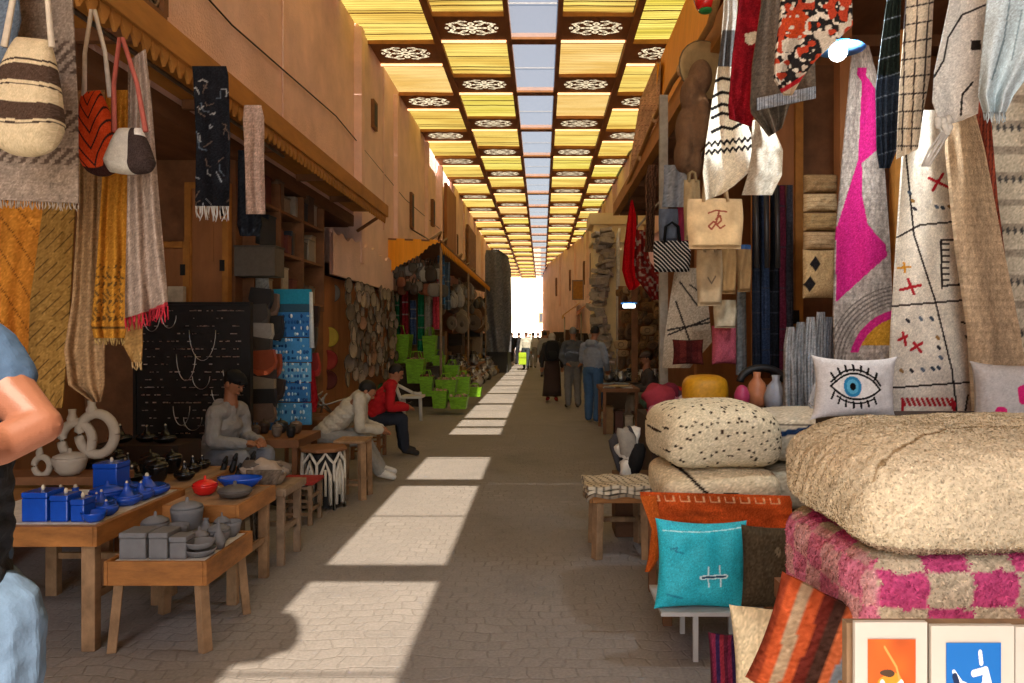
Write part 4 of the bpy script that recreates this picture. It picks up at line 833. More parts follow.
# prints
def art(label, x0, x1, y, z0, z1, bg, kind):
    t = thing('art_print', label, 'print', ((x0+x1)/2, y, z0)); R_ = -.16
    MB().box((x0, y, z0), (x1, y+.012, z1)).build('mount', M('white_card', 'C4BCAE', .8, .05, 4, .1), t, bevel=.001, **FLAT)
    w_ = x1-x0; a, b, c, d = x0+w_*.17, x1-w_*.17, z1-.032-.155, z1-.032
    n = 150; X, Z = np.meshgrid(np.linspace(a, b, n), np.linspace(d, c, n)); u = (X-a)/(b-a); v = (d-Z)/(d-c); C = flatc(X.shape, bg); wn = vnoise(u*6, v*6, 4)
    if kind == 1:
        C = C*(.8+.35*vnoise(u*3+2, v*3, 8))[..., None]; paint(C, ((u-.45)**2/.09+(v-.60)**2/.055+wn*.5) < 1, 'D98A24'); paint(C, ((u-.40)**2/.035+(v-.42)**2/.004+wn*.6) < 1, '4A3420')
        paint(C, segd(u, v, [(.3, .55), (.45, .72), (.7, .55), (.62, .62), (.5, .78)]) < .05, 'EFE4D0'); paint(C, segd(u, v, [(.35, .1), (.6, .35), (.66, .5)]) < .02, 'E8944A')
    elif kind == 2:
        for pts, wd in (([(.62, .12), (.64, .25)], .035), ([(.5, .38), (.72, .34), (.70, .5), (.6, .62)], .045), ([(.72, .34), (.78, .5), (.68, .75), (.74, .95)], .05), ([(.5, .62), (.64, .7), (.5, .9)], .045), ([(.14, .36), (.28, .5), (.36, .52)], .03)): mark(C, u, v, pts, wd, 'E8ECEC')
        mark(C, u, v, [(.16, .42), (.22, .55)], .05, '16284A'); mark(C, u, v, [(.36, .55), (.34, .8)], .02, 'C8D4DC')
    else: paint(C, (v > .55+.1*np.sin(u*9)), 'C4561C'); mark(C, u, v, [(.3, .2), (.6, .5)], .05, 'F0DCA0')
    m = MB(); m.grid(X, np.full(X.shape, y-.002), Z, C, flip=False); m.build('picture', M('ink', None, .55, .04, 4, 0), t)
    return t
art('print of a curling amber and white shape on an orange ground in a pale mount', .605, .745, 1.43, .66, 1.045, 'C4551A', 1)
art('print of a white dancing line figure on a blue ground in a pale mount', .750, .910, 1.425, .66, 1.04, '1668B4', 2)
art('print with a golden yellow ground at the right edge of the photo', .915, 1.08, 1.43, .66, 1.036, 'DE9420', 3)
t = thing('print_rack', 'thin wooden rack board the prints lean against', 'rack', (.85, 1.47, 0)); MB().box((.597, 1.45, .62), (1.3, 1.472, 1.036)).build('back_board', PWOOD, t, **FLAT); MB().box((.585, 1.40, .63), (1.3, 1.449, .655)).build('ledge', WOOD, t, **FLAT)
for x in (.6, 1.25): MB().box((x, 1.473, 0), (x+.03, 1.50, .9)).build('leg', WOOD, t, **FLAT)
# cushions at the lower right
def kil(cols, n, ax='u'): return lambda x, y, u, v: stripes(cols, n, ax, .01)(x, y, u, v)
cushion('kilim_cushion', 'burgundy, orange and grey striped cushion wedged below the checked pouf', 'cushion', P(822, 655, 1.95), (.32, .34, .13), kil(['8A3A22', 'B4502A', '9C8468', 'A84A26', '5A2018', '3A241C', 'B05A34', '6A7076', '9A4428'], 11), rz=-.5, ry=.32, rx=.1)
cushion('cushion', 'plain cream cushion leaning beside the striped kilim cushion', 'cushion', P(772, 660, 2.3), (.24, .34, .12), lambda x, y, u, v: flatc(x.shape, 'D8C6A0'), rz=-.35, ry=-.05, rx=.1)
cushion('cushion', 'dark burgundy and purple striped cushion at the bottom beside the cream one', 'cushion', P(727, 668, 2.55), (.12, .24, .08), kil(['4A1828', '6A2038', '2A1A3A', '7A2430'], 9), rz=-.3, ry=-.04)
box_thing('box', 'grey low box under the burgundy cushion', 'box', .60, 1.0, 2.3, 2.7, 0, .33, '5E5A56', lid=False)
cushion('cushion', 'dark olive brown cushion standing right of the turquoise one', 'cushion', P(772, 567, 3.2), (.26, .36, .16), lambda x, y, u, v: mark(flatc(x.shape, '4A4030'), x, y, [(.1, .42), (.18, .5), (.1, .58), (.02, .5), (.1, .42)], .03, '7A6E58'), rz=-.15)
def turq(x, y, u, v):
    C = flatc(x.shape, '2BB4C6')
    for pts in ([(.53, .50), (.54, .72)], [(.66, .49), (.67, .71)]): mark(C, u, v, pts, .008, 'CFEFF0')
    mark(C, u, v, [(.46, .62), (.73, .60)], .022, 'D8F4F4'); mark(C, u, v, [(.475, .62), (.72, .60)], .012, '1C4A6A'); mark(C, u, v, [(.05, .12), (.5, .10), (.92, .06)], .007, 'A8E4E8'); mark(C, u, v, [(.12, .32), (.2, .30), (.17, .34), (.26, .36)], .01, '1E88A0'); mark(C, u, v, [(.1, .82), (.26, .86)], .012, '1E88A0'); return C
cushion('turquoise_cushion', 'bright turquoise cushion with a small stitched emblem standing in front of the orange runner', 'cushion', P(701, 564, 3.7), (.47, .44, .15), turq, rz=.06, ry=.04, rx=-.12, pinch=.10, n=120, mat=M('satin_cloth', None, .6, .08, 30, .15, 100, dist=.002))
cushion('cushion', 'rust coloured round cushion glimpsed between the turquoise and olive ones', 'cushion', P(749, 545, 3.9), (.16, .2, .12), plain('8E4220'), rz=.1)
def metal_stand():
    t = thing('metal_stand', 'small white metal stand under the turquoise cushion', 'stand', (.8, 3.75, 0)); a = P(690, 605, 3.7); b = P(752, 602, 3.7)
    MB().box((.58, 3.6, a[2]-.02), (b[0], 4.0, a[2])).build('shelf_top', M('white_metal', 'B4B2AE', .4, .08), t, **FLAT)
    for x in (.74, 1.0):
        for y in (3.62, 3.96): MB().box((x, y, 0), (x+.025, y+.025, a[2]-.021)).build('leg', M('white_metal'), t, **FLAT)
metal_stand()
def runpat(x, y, u, v):
    C = flatc(x.shape, 'BE4E1E'); C *= (.85+.25*vnoise(u*12, v*4, 3))[..., None]
    for k in range(9):
        x0 = .06+k*.1; mark(C, u*3.6, v, [(x0*3.6, .10), (x0*3.6, .24), (x0*3.6+.2, .24), (x0*3.6+.2, .10)], .022, 'D9A070')
    return C
cloth('orange_runner', 'orange-red runner with a stitched pattern draped below the stacked cream poufs', 'runner', [(494, 640, 790), (500, 641, 792), (515, 648, 792), (529, 655, 792)], 3.98, runpat, folds=2, amp=.02, px=1.0, dY=-.1, skew=4)
cloth('orange_runner_end', 'orange runner corner hanging down to a point at the left of the turquoise cushion', 'cloth', [(496, 640, 656), (530, 652, 662), (560, 648, 658), (572, 645, 650)], 3.96, plain('B4551E'), folds=1, amp=.01, px=1.0)
def spots(x0=0):
    r = np.random.default_rng(3); pts = r.uniform(-1, 1, (150, 2))*np.array([.36, .36])
    def f(X, Y, Z, N):
        C = flatc(X.shape, 'D0C2A2')
        top = N[..., 2] > .55
        for p in pts: C[((X-p[0])**2+(np.where(top, Y, Z*1.3)-p[1])**2) < .0085**2] = hx('33261C')
        return C
    return f
pouf('floor_pouf', 'cream pouf dotted with small dark tufts on top of the middle stack', 'pouf', (.985, 4.35, 1.035), (.335, .36, .18), spots(), e=.4, disp=.006, n=(300, 150), flop=.06, rz=.1, jit=.05)
def onecrack(X, Y, Z, N): C = flatc(X.shape, 'D6C6A4'); s = np.abs(Z-.06+.42*(X+.16)-.03*np.sin(X*20)) < .012; C[s & (Y < 0)] = hx('241C18'); return C
pouf('floor_pouf', 'cream pouf crossed by one black wavy line, under the dotted pouf', 'pouf', (.985, 4.33, .745), (.335, .36, .12), onecrack, e=.4, disp=.008, n=(220, 120), jit=.05)
def bluepat(X, Y, Z, N): C = flatc(X.shape, 'C4B8A0'); C[(np.abs(Z-.06-.15*(X+.1)) < .016) & (X < .05) & (Y < 0)] = hx('22385A'); C[(np.abs(Z-.09) < .005) & (Y < 0)] = hx('4A443C'); return C
pouf('floor_pouf', 'greyish cream pouf with a short dark blue bar behind the dotted one', 'pouf', (1.62, 4.6, .99), (.34, .33, .15), bluepat, e=.4, n=(160, 80))
pouf('floor_pouf', 'plain greyish pouf under the one with the blue bar', 'pouf', (1.6, 4.55, .70), (.33, .33, .13), lambda X, Y, Z, N: flatc(X.shape, 'B4A68C'), e=.4, n=(120, 60))
for i, (x0, x1, y0, y1, z, l) in enumerate(((.66, 1.28, 4.05, 4.65, .61, 'low dark bench under the two stacked cream poufs'), (1.3, 1.95, 4.25, 4.9, .565, 'low dark bench under the two greyish poufs'))):
    table(l, x0, x1, y0, y1, z, ap=.05, m=DWOOD, leg=.05, name='bench', cat='bench')
def patt_heap():
    cloth_heap('heap of black and white patterned cloths left of the stacked poufs', (.70, 5.95, .48), .15, .40, ['2A2828', 'C8C0B0', '3C3A3C', '8E867A', '22201F', 'D4CCBC'], n=12, seed=8)
patt_heap()
box_thing('crate', 'narrow brown crate carrying the black and white patterned cloths', 'crate', .58, .88, 5.85, 6.15, 0, .48, '5A3A22', lid=False)
table('small dark side table carrying the folded white and grey textiles', .36, .78, 5.25, 5.75, .46, ap=.05, m=PWOOD, leg=.07, stretch=True, splay=.01)
for i, (c, l) in enumerate((('8A7A66', 'bottom'), ('C8BAA0', 'middle'), ('B8AA92', 'top'))):
    n = 40; g = np.linspace(0, 1, n); U, V = np.meshgrid(g, g); X = .31+.5*U+.01*np.sin(V*9+i); Y = 5.2+.48*V; Z = .475+.03*i+.008*np.sin(U*14+i)+.006*np.sin(V*11); Z = Z-.10*np.clip(.10-U, 0, 1)*(3-i)
    pat = lines('C8BAA0' if i == 2 else c, '5A5048', 9, .22, 'u', .4)(X, Y, U, V); b = MB(); b.grid(X, Y, Z, pat); b.grid(X, Y, Z-.022, pat, flip=True)
    for a in (0, -1): b.grid(np.stack([X[a], X[a]], 0), np.stack([Y[a], Y[a]]), np.stack([Z[a], Z[a]-.022]), np.stack([pat[a], pat[a]])); b.grid(np.stack([X[:, a], X[:, a]]), np.stack([Y[:, a], Y[:, a]]), np.stack([Z[:, a], Z[:, a]-.022]), np.stack([pat[:, a], pat[:, a]]))
    b.build('folded_textile', FAB(), label=f'{l} folded textile on the small side table, cream with dark stripes', cat='textile')
# --- hanging rugs on the right ---
def berber(x, y, u, v):
    C = flatc(x.shape, 'DDD3C0'); k = '2A2422'; C *= (.93+.1*vnoise(u*14, v*40, 4))[..., None]
    for pts in ([(905, 145), (914, 235), (935, 300), (952, 370), (958, 420)], [(896, 238), (920, 225), (952, 222)], [(894, 306), (930, 303), (966, 300)], [(890, 388), (930, 385), (975, 382)], [(968, 395), (964, 420)]): mark(C, x, y, pts, 1.0, k)
    for pts in ([(941, 240), (942, 288)], [(941, 240), (966, 240)], [(942, 286), (966, 284)], [(968, 318), (970, 330)], [(962, 322), (974, 326)], [(966, 336), (972, 345)]): mark(C, x, y, pts, 1.1, k)
    for i in range(7): mark(C, x, y, [(942, 244+6*i), (949, 244+6*i)], .8, k)
    R = 'A8242C'
    for a, b in (((929, 178), (950, 188)), ((933, 190), (943, 174)), ((900, 290), (921, 285)), ((908, 279), (914, 294)), ((899, 340), (907, 336)), ((903, 333), (906, 345)), ((911, 350), (922, 343)), ((914, 343), (921, 352))): mark(C, x, y, [a, b], 1.5, R)
    for a in range(902, 955, 5): mark(C, x, y, [(a, 399), (a+3, 405)], 1.5, R)
    mark(C, x, y, [(903, 400), (902, 418)], 1.6, R); mark(C, x, y, [(952, 400), (955, 418)], 1.6, R)
    for i, (a, b) in enumerate(((909, 192), (912, 200), (914, 208), (936, 206), (942, 207), (949, 206), (907, 320), (920, 318), (931, 318), (937, 337), (938, 347), (940, 357), (938, 367), (901, 370), (911, 370), (922, 369), (932, 368))): mark(C, x, y, [(a, b), (a+1.5, b+1.5)], 1.7, ['3A4450', '8E6A3A', '2C2C30', '5A6470'][i % 4])
    mark(C, x, y, [(898, 268), (910, 267)], 1.2, 'D0902C'); mark(C, x, y, [(904, 263), (905, 272)], 1.2, 'D0902C'); return C
cloth('berber_rug', 'cream rug with black lines and small red and yellow signs hanging above the cream pouf', 'rug', [(110, 906, 944), (145, 904, 948), (250, 897, 960), (330, 892, 968), (425, 888, 976)], 4.0, berber, folds=1, amp=.03, px=1.0, mat=WOOL(), jit=.04, thick=.02)
def pinkrug(x, y, u, v):
    C = weave('A09488', '6A6058', 60)(x, y, u, v)*1.0; C *= (.85+.3*vnoise(u*25, v*80, 9))[..., None]
    e = np.interp(y, [60, 75, 90, 150, 163, 195, 225, 245, 262, 300], [868, 866, 876, 877, 862, 862, 868, 886, 888, 850]); s = np.interp(y, [60, 75, 82, 160, 230, 300], [858, 857, 862, 858, 836, 836])
    paint(C, (x > s) & (x < e) & (y > 68) & (y < 302-(x-836)*.9), 'B8246E')
    d = np.hypot(x-905, y-365); paint(C, (d > 48) & (d < 56) & (y < 352), 'C02A74'); paint(C, (d > 20) & (d < 48) & (x > 858) & (y < 345), 'B8862C'); paint(C, (d > 60) & (d < 80) & (y > 262) & (np.sin(d*1.6) > .3), '6A6058'); paint(C, (d <= 22), '8C7E6E'); return C
cloth('pink_rug', 'long rug with magenta shapes and a yellow patch beside the lamp', 'rug', [(45, 853, 869), (80, 850, 878), (160, 843, 884), (240, 836, 890), (310, 834, 893), (363, 835, 894)], 4.7, pinkrug, folds=1, amp=.03, px=1.0, mat=WOOL(), thick=.02)
cloth('beige_rug', 'thick plain beige wool rug hanging right of the cream rug with signs', 'rug', [(100, 948, 972), (150, 948, 985), (250, 958, 1004), (330, 970, 1020), (430, 976, 1035)], 3.85, weave('B49A7A', '8C7454', 40), folds=1, amp=.03, px=1.1, mat=WOOL(), thick=.03)
cloth('rust_rug', 'narrow rust red rug edge hanging behind the beige wool rug', 'rug', [(80, 968, 988), (200, 975, 998), (330, 985, 1015), (430, 990, 1030)], 4.2, lines('7A3420', '4A2018', 12, .3, slant=.5), folds=1, amp=.02)
cloth('flatweave_rug', 'cream and grey patterned flatweave hanging at the far right edge', 'rug', [(70, 985, 1100), (250, 992, 1100), (330, 1000, 1100), (430, 1005, 1100)], 4.35, lambda x, y, u, v: paint(lines('C8B89C', 'A0907A', 14, .3)(x, y, u, v), (((v*14) % 2) < .5) & (np.abs(((u*16) % 1)-.5)+np.abs(((v*28) % 1)-.5) < .35), '4A4642'), folds=1, amp=.02)
def gridrug(x, y, u, v):
    C = flatc(x.shape, 'CFC0A6')
    for k in range(9): mark(C, x, y, [(894, 10+k*17), (935, 2+k*18)], .8, '3A3230')
    for k in range(3): mark(C, x, y, [(906+k*12, -10), (902+k*9, 150)], .8, '3A3230')
    return C
cloth('grid_rug', 'cream rug with a thin dark grid hanging between the blue one and the white one', 'rug', [(-60, 908, 940), (0, 906, 934), (80, 900, 930), (125, 898, 922), (154, 897, 918)], 3.5, gridrug, folds=1, amp=.02, px=1.0, skew=-10, mat=WOOL())
cloth('blue_cloth', 'dark blue and black cloth hanging left of the cream grid rug', 'cloth', [(-20, 890, 902), (40, 882, 900), (90, 876, 900), (150, 877, 897), (168, 880, 890)], 3.7, lambda x, y, u, v: paint(paint(flatc(x.shape, '2C3644'), y < 75, '1C2420'), np.abs((y+x*.3) % 19) < 1, '7A8694'), folds=2, amp=.03, px=1.1)
def linerug(x, y, u, v):
    C = flatc(x.shape, 'D6D2C8'); mark(C, x, y, [(985, 5), (962, 15), (948, 38), (944, 60), (930, 84)], 1.0, '24211F'); mark(C, x, y, [(973, 82), (962, 95), (961, 115)], 1.1, '24211F'); paint(C, (x > 971) & (x < 981) & (y > 40) & (y < 50), '2A2624'); return C
cloth('line_rug', 'off white rug with a bent black line and tasselled corner at the top right', 'rug', [(-60, 955, 990), (0, 950, 988), (70, 935, 983), (100, 933, 979), (115, 938, 978), (122, 950, 962)], 3.15, linerug, folds=1, amp=.02, px=1.0, skew=-3)
t = thing('tassel', 'knotted white tassel dangling from the corner of the off white rug', 'tassel', P(938, 140, 3.1)); b = MB(); b.col = hx('C4BEB2'); r = random.Random(5)
for i in range(9): p = Vector(P(944+r.uniform(-6, 6), 124+r.uniform(-6, 8), 3.1)); b.ell(p, (.016, .014, .02), n=8)
b.build('knot', FAB(), t); b = MB(); b.col = hx('B8B2A8')
for i in range(6): b.tube([P(942+i*1.5, 132, 3.1), P(930+i*2+r.uniform(-2, 2), 150, 3.1), P(922+i*1.4, 166, 3.1)], .005, 5)
b.build('tassel_strands', FAB(), t)
cloth('pale_blue_cloth', 'pale blue-white cloth with a ragged edge hanging at the top right corner', 'cloth', [(-60, 992, 1090), (0, 988, 1090), (60, 982, 1040), (95, 979, 1014), (112, 984, 1006)], 2.9, lambda x, y, u, v: mark(mark(flatc(x.shape, 'C2D2D6'), x, y, [(1010, 0), (1004, 40), (992, 80)], .9, '7E9298'), x, y, [(1022, 10), (1012, 60)], .9, '8A9CA0'), folds=2, amp=.03, px=1.1, fringe=('B4C0C4', 10, 14))
# upper group left of the lamp
def patrug(x, y, u, v):
    C = flatc(x.shape, '23201F'); n1 = vnoise(x*.16+9, y*.16+9, 6); n2 = vnoise(x*.3+9, y*.3+3, 7); n3 = vnoise(x*.12, y*.12+30, 2)
    C[n2 > .62] = hx('C8BCA8'); C[(n1 > .6)] = hx('A23A24'); C[(n3 > .72)] = hx('B8AC98'); paint(C, (np.hypot(x-796, y-25) < 15) & (n2 < .6), 'B0401F')
    e = 76-(x-776)*.62+8; paint(C, y > e+10-2, 'A8222A'); paint(C, (y > e+13), 'C4B496'); return C
cloth('pattern_rug', 'red, white and black patterned rug folded upward in front of the lamp', 'rug', [(-60, 782, 845), (0, 782, 852), (25, 780, 853), (45, 777, 832), (60, 776, 816), (78, 775, 802), (94, 785, 793)], 3.05, patrug, folds=1, amp=.03, px=.9, mat=WOOL(), thick=.02)
cloth('grey_rug', 'grey wool rug with a silver fringe hanging behind the patterned one', 'rug', [(-60, 765, 785), (0, 762, 800), (60, 753, 815), (100, 751, 816), (108, 752, 790), (132, 770, 782)], 3.6, weave('6E6458', '4A4238', 40), folds=2, amp=.04, px=1.1, mat=WOOL(), thick=.02, skew=-8)
cloth('silver_fringe', 'silver grey fringe band along the lower edge of the grey rug', 'fringe', [(92, 757, 816), (104, 757, 816)], 3.5, lines('9AA2AC', '5A6068', 26, .3, 'u'), folds=2, amp=.02, px=.8, skew=-12)
cloth('red_rug', 'deep red rug hanging from the roof edge between the white and the grey rugs', 'rug', [(-60, 742, 772), (0, 740, 768), (60, 733, 760), (110, 729, 754), (122, 730, 752)], 3.9, lambda x, y, u, v: paint(flatc(x.shape, '86161F')*(.8+.35*vnoise(u*5, v*20, 5))[..., None], np.hypot(x-752, (y-38)*1.1)+vnoise(x*.5, y*.5, 3)*4 < 9, 'C8BCA0'), folds=1, amp=.03, px=1.0, mat=WOOL(), thick=.02, skew=8)
def wbpat(x, y, u, v):
    C = flatc(x.shape, 'D8CEB8'); K = '1F1C1B'
    for yy in (78, 92, 104, 113, 127): mark(C, x, y, [(712, yy+5), (722, yy), (732, yy+2), (742, yy-4)], 1.6, K)
    for yy in (146, 154):
        for xx in range(706, 752, 6): mark(C, x, y, [(xx, yy-(xx-706)*.12), (xx+3, yy-4-(xx-706)*.12), (xx+6, yy-(xx-706)*.12)], 1.1, K)
    return C
cloth('white_rug', 'white rug with black zigzags curling at its lower end, left of the red rug', 'rug', [(-60, 728, 745), (0, 724, 738), (55, 720, 735), (62, 718, 734), (100, 712, 738), (140, 706, 752), (170, 703, 755), (188, 705, 735), (197, 706, 722)], 4.4, wbpat, folds=1, amp=.05, px=.9, mat=WOOL(), thick=.015, skew=-6)
cloth('white_rug_lining', 'cream underside of a rug curling between the zigzag rug and the grey rug', 'rug', [(120, 752, 770), (150, 752, 783), (175, 748, 782), (195, 742, 772)], 4.2, plain('A89E8C'), folds=1, amp=.04, px=1.1)
cloth('tied_scarf', 'white scarf with black ends tied above the zigzag rug', 'scarf', [(-40, 727, 736), (20, 724, 736), (66, 718, 732)], 4.25, lambda x, y, u, v: paint(flatc(x.shape, 'AEA89C'), y > 30, '4A4846'), folds=2, amp=.02, px=1)
# straw, bags
def awn_board():
    t = thing('orange_awning', 'bright orange board awning sloping over the right shops at the top', 'awning', (1.9, 10, 5.2)); b = MB(); n = 20
    ys = np.linspace(8.6, 12.8, n); X = np.stack([np.full(n, 1.96), np.full(n, 2.06)], 1); b.grid(X, np.stack([ys, ys], 1), np.stack([np.full(n, 5.20), np.full(n, 6.4)], 1), flip=True); b.grid(X+.04, np.stack([ys, ys], 1), np.stack([np.full(n, 5.20), np.full(n, 6.4)], 1))
    b.grid(np.stack([X[:, 0], X[:, 0]+.04], 1), np.stack([ys, ys], 1), np.full((n, 2), 5.2)); b.build('board', ORANGE, t, **FLAT)
    MB().box((1.99, 12.805, 5.2), (3.05, 12.85, 6.3)).build('end_board', ORANGE, t, **FLAT)
    MB().box((2.10, 8.6, 6.41), (3.06, 12.8, 6.46)).build('roof_board', DWOOD, t, **FLAT)
awn_board()
cloth('dotted_rug', 'pale pink rug with small dots draped over the roof edge below the orange board', 'rug', [(62, 656, 661), (100, 640, 660), (150, 632, 652), (183, 628, 640)], 14.5, lambda x, y, u, v: paint(flatc(x.shape, 'B89078')*(.85+.3*vnoise(u*8, v*12, 3))[..., None], ((x*.31 % 1) < .2) & ((y*.2 % 1) < .18), '7A4438'), dY=-2.2, folds=1, amp=.04, px=1)
t = thing('roof_rope', 'cloth wrapped rope edging the right shop roof', 'rope', (1.5, 8, 4.1)); b = MB(); b.col = hx('9C7444'); b.tube([P(728, -40, 5.4), P(710, 25, 6.2), P(697, 47, 6.9), P(672, 82, 8.2), P(655, 118, 9.6), P(630, 180, 12.6), P(622, 198, 15)], .03, 8); b.build('rope_body', FAB(), t)
b = MB(); b.col = hx('B8946A')
for px, py, Y in ((697, 47, 6.9), (681, 70, 7.7), (655, 118, 9.6), (640, 157, 11.2)): b.ell(P(px, py, Y), (.05, .05, .07), n=8)
b.build('knot', FAB(), t)
def bulge(label, name, cat, pts, Y, col, th=.12, m=None, voxel=.02):
    """soft lumpy hanging thing from ellipsoids (px,py,rx,rz)"""
    t0 = P(pts[0][0], pts[0][1], Y); b = MB(); b.col = hx(col); k = Y/F
    for i, (px, py, rx_, rz_) in enumerate(pts): b.ell(P(px, py, Y+(i % 3-1)*.03), (rx_*k, th, rz_*k), n=16)
    t = thing(name, label, cat, t0); b.build('main_body', m or M('soft_'+col, col, .95, .2, 25, .6, 60), t, mods=[('REMESH', dict(mode='VOXEL', voxel_size=voxel)), ('SMOOTH', dict(factor=.5, iterations=4))]); return t
bulge('brown canvas bundle of bags bulging under the roof rope', 'canvas_bundle', 'bundle', [(690, 95, 10, 18), (700, 78, 12, 18), (687, 130, 12, 24), (700, 120, 10, 30), (683, 155, 9, 18), (694, 165, 8, 16)], 6.3, '6E5138', .16)
dish('large pale straw tray leaning under the roof rope', P(704, 72, 6.6), .26, 'A08458', tilt=-1.1, name='straw_tray', cat='tray', oval=1.2)
def tote(label, x0, x1, y0, y1, Y, col, dY=0, mk=None, handles=True, dep=.10, name='tote_bag', group=None):
    a = P(x0, y0, Y); b_ = P(x1, y1, Y); t = thing(name, label, 'bag', ((a[0]+b_[0])/2, Y, b_[2]), group); n = 100; U, V = np.meshgrid(np.linspace(0, 1, n), np.linspace(0, 1, n)); b = MB()
    def face(s):
        X = a[0]+(b_[0]-a[0])*(U+.03*np.sin(V*4)*(U-.5)); Z = a[2]+(b_[2]-a[2])*V; Yv = Y+s*dep/2*np.clip((1-(2*U-1)**6)*(.35+.65*V)*np.clip((1-V)*14, .3, 1), 0, 1)+.01*np.sin(U*9+V*5)+dY*U
        C = flatc(X.shape, col); C = C*(.9+.2*vnoise(U*5, V*5, 3))[..., None]; C = mk(C, U, V) if mk and s < 0 else C; return X, Yv, Z, C
    A = face(-1); B = face(1); b.grid(*A, flip=False); b.grid(*B, flip=True)
    for i_ in (0, -1): b.grid(*[np.stack([q[:, i_], p[:, i_]]) for q, p in zip(A, B)]); 
    b.grid(*[np.stack([q[-1], p[-1]]) for q, p in zip(A, B)]); b.build('bag_body', FAB(), t)
    if handles:
        for s in (-1, 1):
            hb = MB(); hb.col = hx(col)*.9; w_ = b_[0]-a[0]; hb.tube([(a[0]+w_*.28, Y+s*.02, a[2]-.02), (a[0]+w_*.33, Y+s*.02, a[2]+w_*.4), (a[0]+w_*.5, Y, a[2]+w_*.52), (a[0]+w_*.67, Y+s*.02, a[2]+w_*.4), (a[0]+w_*.72, Y+s*.02, a[2]-.02)], .012, 6); hb.build('handle', FAB(), t)
    return t
def emblem(C, u, v):
    for pts in ([(.36, .30), (.50, .24), (.70, .26)], [(.56, .26), (.50, .5), (.42, .62), (.36, .56), (.46, .46), (.58, .60), (.66, .54)], [(.50, .42), (.58, .34), (.60, .44), (.52, .52)]): mark(C, u, v, pts, .016, '8A4432')
    return C
tote('jute tote bag with a reddish curled emblem hanging in the right shop', 688, 742, 199, 249, 5.2, 'C4A478', mk=emblem)
tote('plain beige tote hanging below the bag with the emblem, on the left', 697, 722, 250, 306, 5.6, 'A89272', mk=lambda C, u, v: mark(C, u, v, [(.4, .5), (.55, .6), (.7, .48)], .02, '6A5C4C'))
tote('narrow brown paper bag between the beige tote and the dark scarves', 720, 736, 244, 294, 5.7, '94744C', handles=False)
tote('brown jute bag with a blue band hanging beside the dark scarves', 737, 751, 245, 292, 5.8, '8A6C48', mk=lambda C, u, v: paint(C, v < .1, '34507A'), handles=False)
tote('cream cloth pouch hanging lowest under the totes', 714, 736, 300, 328, 6.0, 'B4A68C', handles=False)
tote('beige tote seen behind the emblem bag', 684, 700, 180, 240, 5.9, 'A08862')
tote('slate grey pouch hanging above the black striped bag', 659, 678, 209, 241, 7.0, '565C68', handles=False)
tote('deep rose pouch right of the slate grey pouch', 677, 689, 205, 246, 7.2, '8A2C44', handles=False)
tote('black and white diagonally striped bag hanging in the right shop', 654, 690, 241, 272, 6.9, '181818', mk=lambda C, u, v: paint(C, (((u*1.2-v)*7) % 1) < .3, 'BDB8B0'), name='striped_bag')
cloth('pale_cloth', 'pale grey and white cloth strip above the slate grey pouch', 'cloth', [(165, 664, 690), (185, 664, 690), (207, 662, 686)], 7.1, plain('8E9298'), folds=2, amp=.03)
cloth('red_garment', 'bright red pointed garment hanging from the roof edge beside the gateway', 'garment', [(200, 631, 633), (215, 628, 636), (245, 624, 637), (270, 622, 638), (285, 626, 640), (290, 629, 634)], 12.5, plain('C0141C'), folds=2, amp=.05, px=.9, jit=.03)
cloth('red_white_cloth', 'red and white patterned cloth hanging right of the red pointed garment', 'cloth', [(230, 636, 645), (262, 634, 650), (278, 636, 664), (300, 652, 664)], 11, lambda x, y, u, v: paint(flatc(x.shape, '7A2420'), vnoise(x*.4, y*.4, 3) > .62, '9A8478'), folds=2, amp=.05, px=1)
cloth('brown_scarf', 'twisted brown satin scarf hanging near the post of the right shop', 'scarf', [(165, 648, 658), (180, 645, 656), (215, 646, 655), (252, 645, 654)], 9.5, lines('6A4A38', '3A281E', 7, .35, slant=1), folds=2, amp=.06, px=.9)
def cracks(x, y, u, v):
    C = flatc(x.shape, 'BBAC96')
    for pts in ([(680, 282), (697, 305)], [(668, 335), (710, 318)], [(676, 302), (690, 342)], [(668, 330), (712, 322)], [(690, 285), (712, 300)]): mark(C, x, y, pts, .9, '2C2624')
    return C
cloth('lined_rug', 'cream rug with thin crossed black lines hanging behind the striped bag', 'rug', [(268, 675, 700), (300, 670, 708), (342, 664, 712), (368, 662, 690)], 7.4, cracks, folds=1, amp=.03, px=1)
MB().box((P(660, 0, 7.7)[0], 7.7, 0), (P(668, 0, 7.7)[0], 7.78, 4.1)).build('pole', M('pale_post', '9C9488', .8), label='pale upright pole at the left edge of the cream lined rug', cat='pole', **FLAT)
cushion('cushion', 'rose pink cushion standing on top of the display beneath the cream pouch', 'cushion', P(724, 345, 6.2), (.21, .33, .14), plain('A8505E'), rz=.1)
cushion('cushion', 'dark maroon cushion with a brown stripe left of the rose pink cushion', 'cushion', P(688, 352, 6.4), (.27, .22, .12), stripes(['4A1A18', '5A2420', '3A1614'], 5, 'u'))
r = random.Random(17)
for i, (px, c, w_, l) in enumerate(((757, '1E222C', 9, 'black'), (765, '2A3448', 10, 'navy blue'), (775, '15161A', 9, 'jet black'), (783, '5A1E2C', 7, 'wine red'), (790, '3C3A40', 7, 'charcoal'))):
    cloth('hanging_scarf', f'{l} scarf in the row of long dark scarves hanging behind the totes', 'scarf', [(185, px-w_*.5, px+w_*.4), (300, px-w_*.55, px+w_*.5), (376-6*(i % 2), px-w_*.5, px+w_*.5)], 6.0+.05*i, lines(c, '34343A', 9, .03), folds=3, amp=.05, px=1.1)
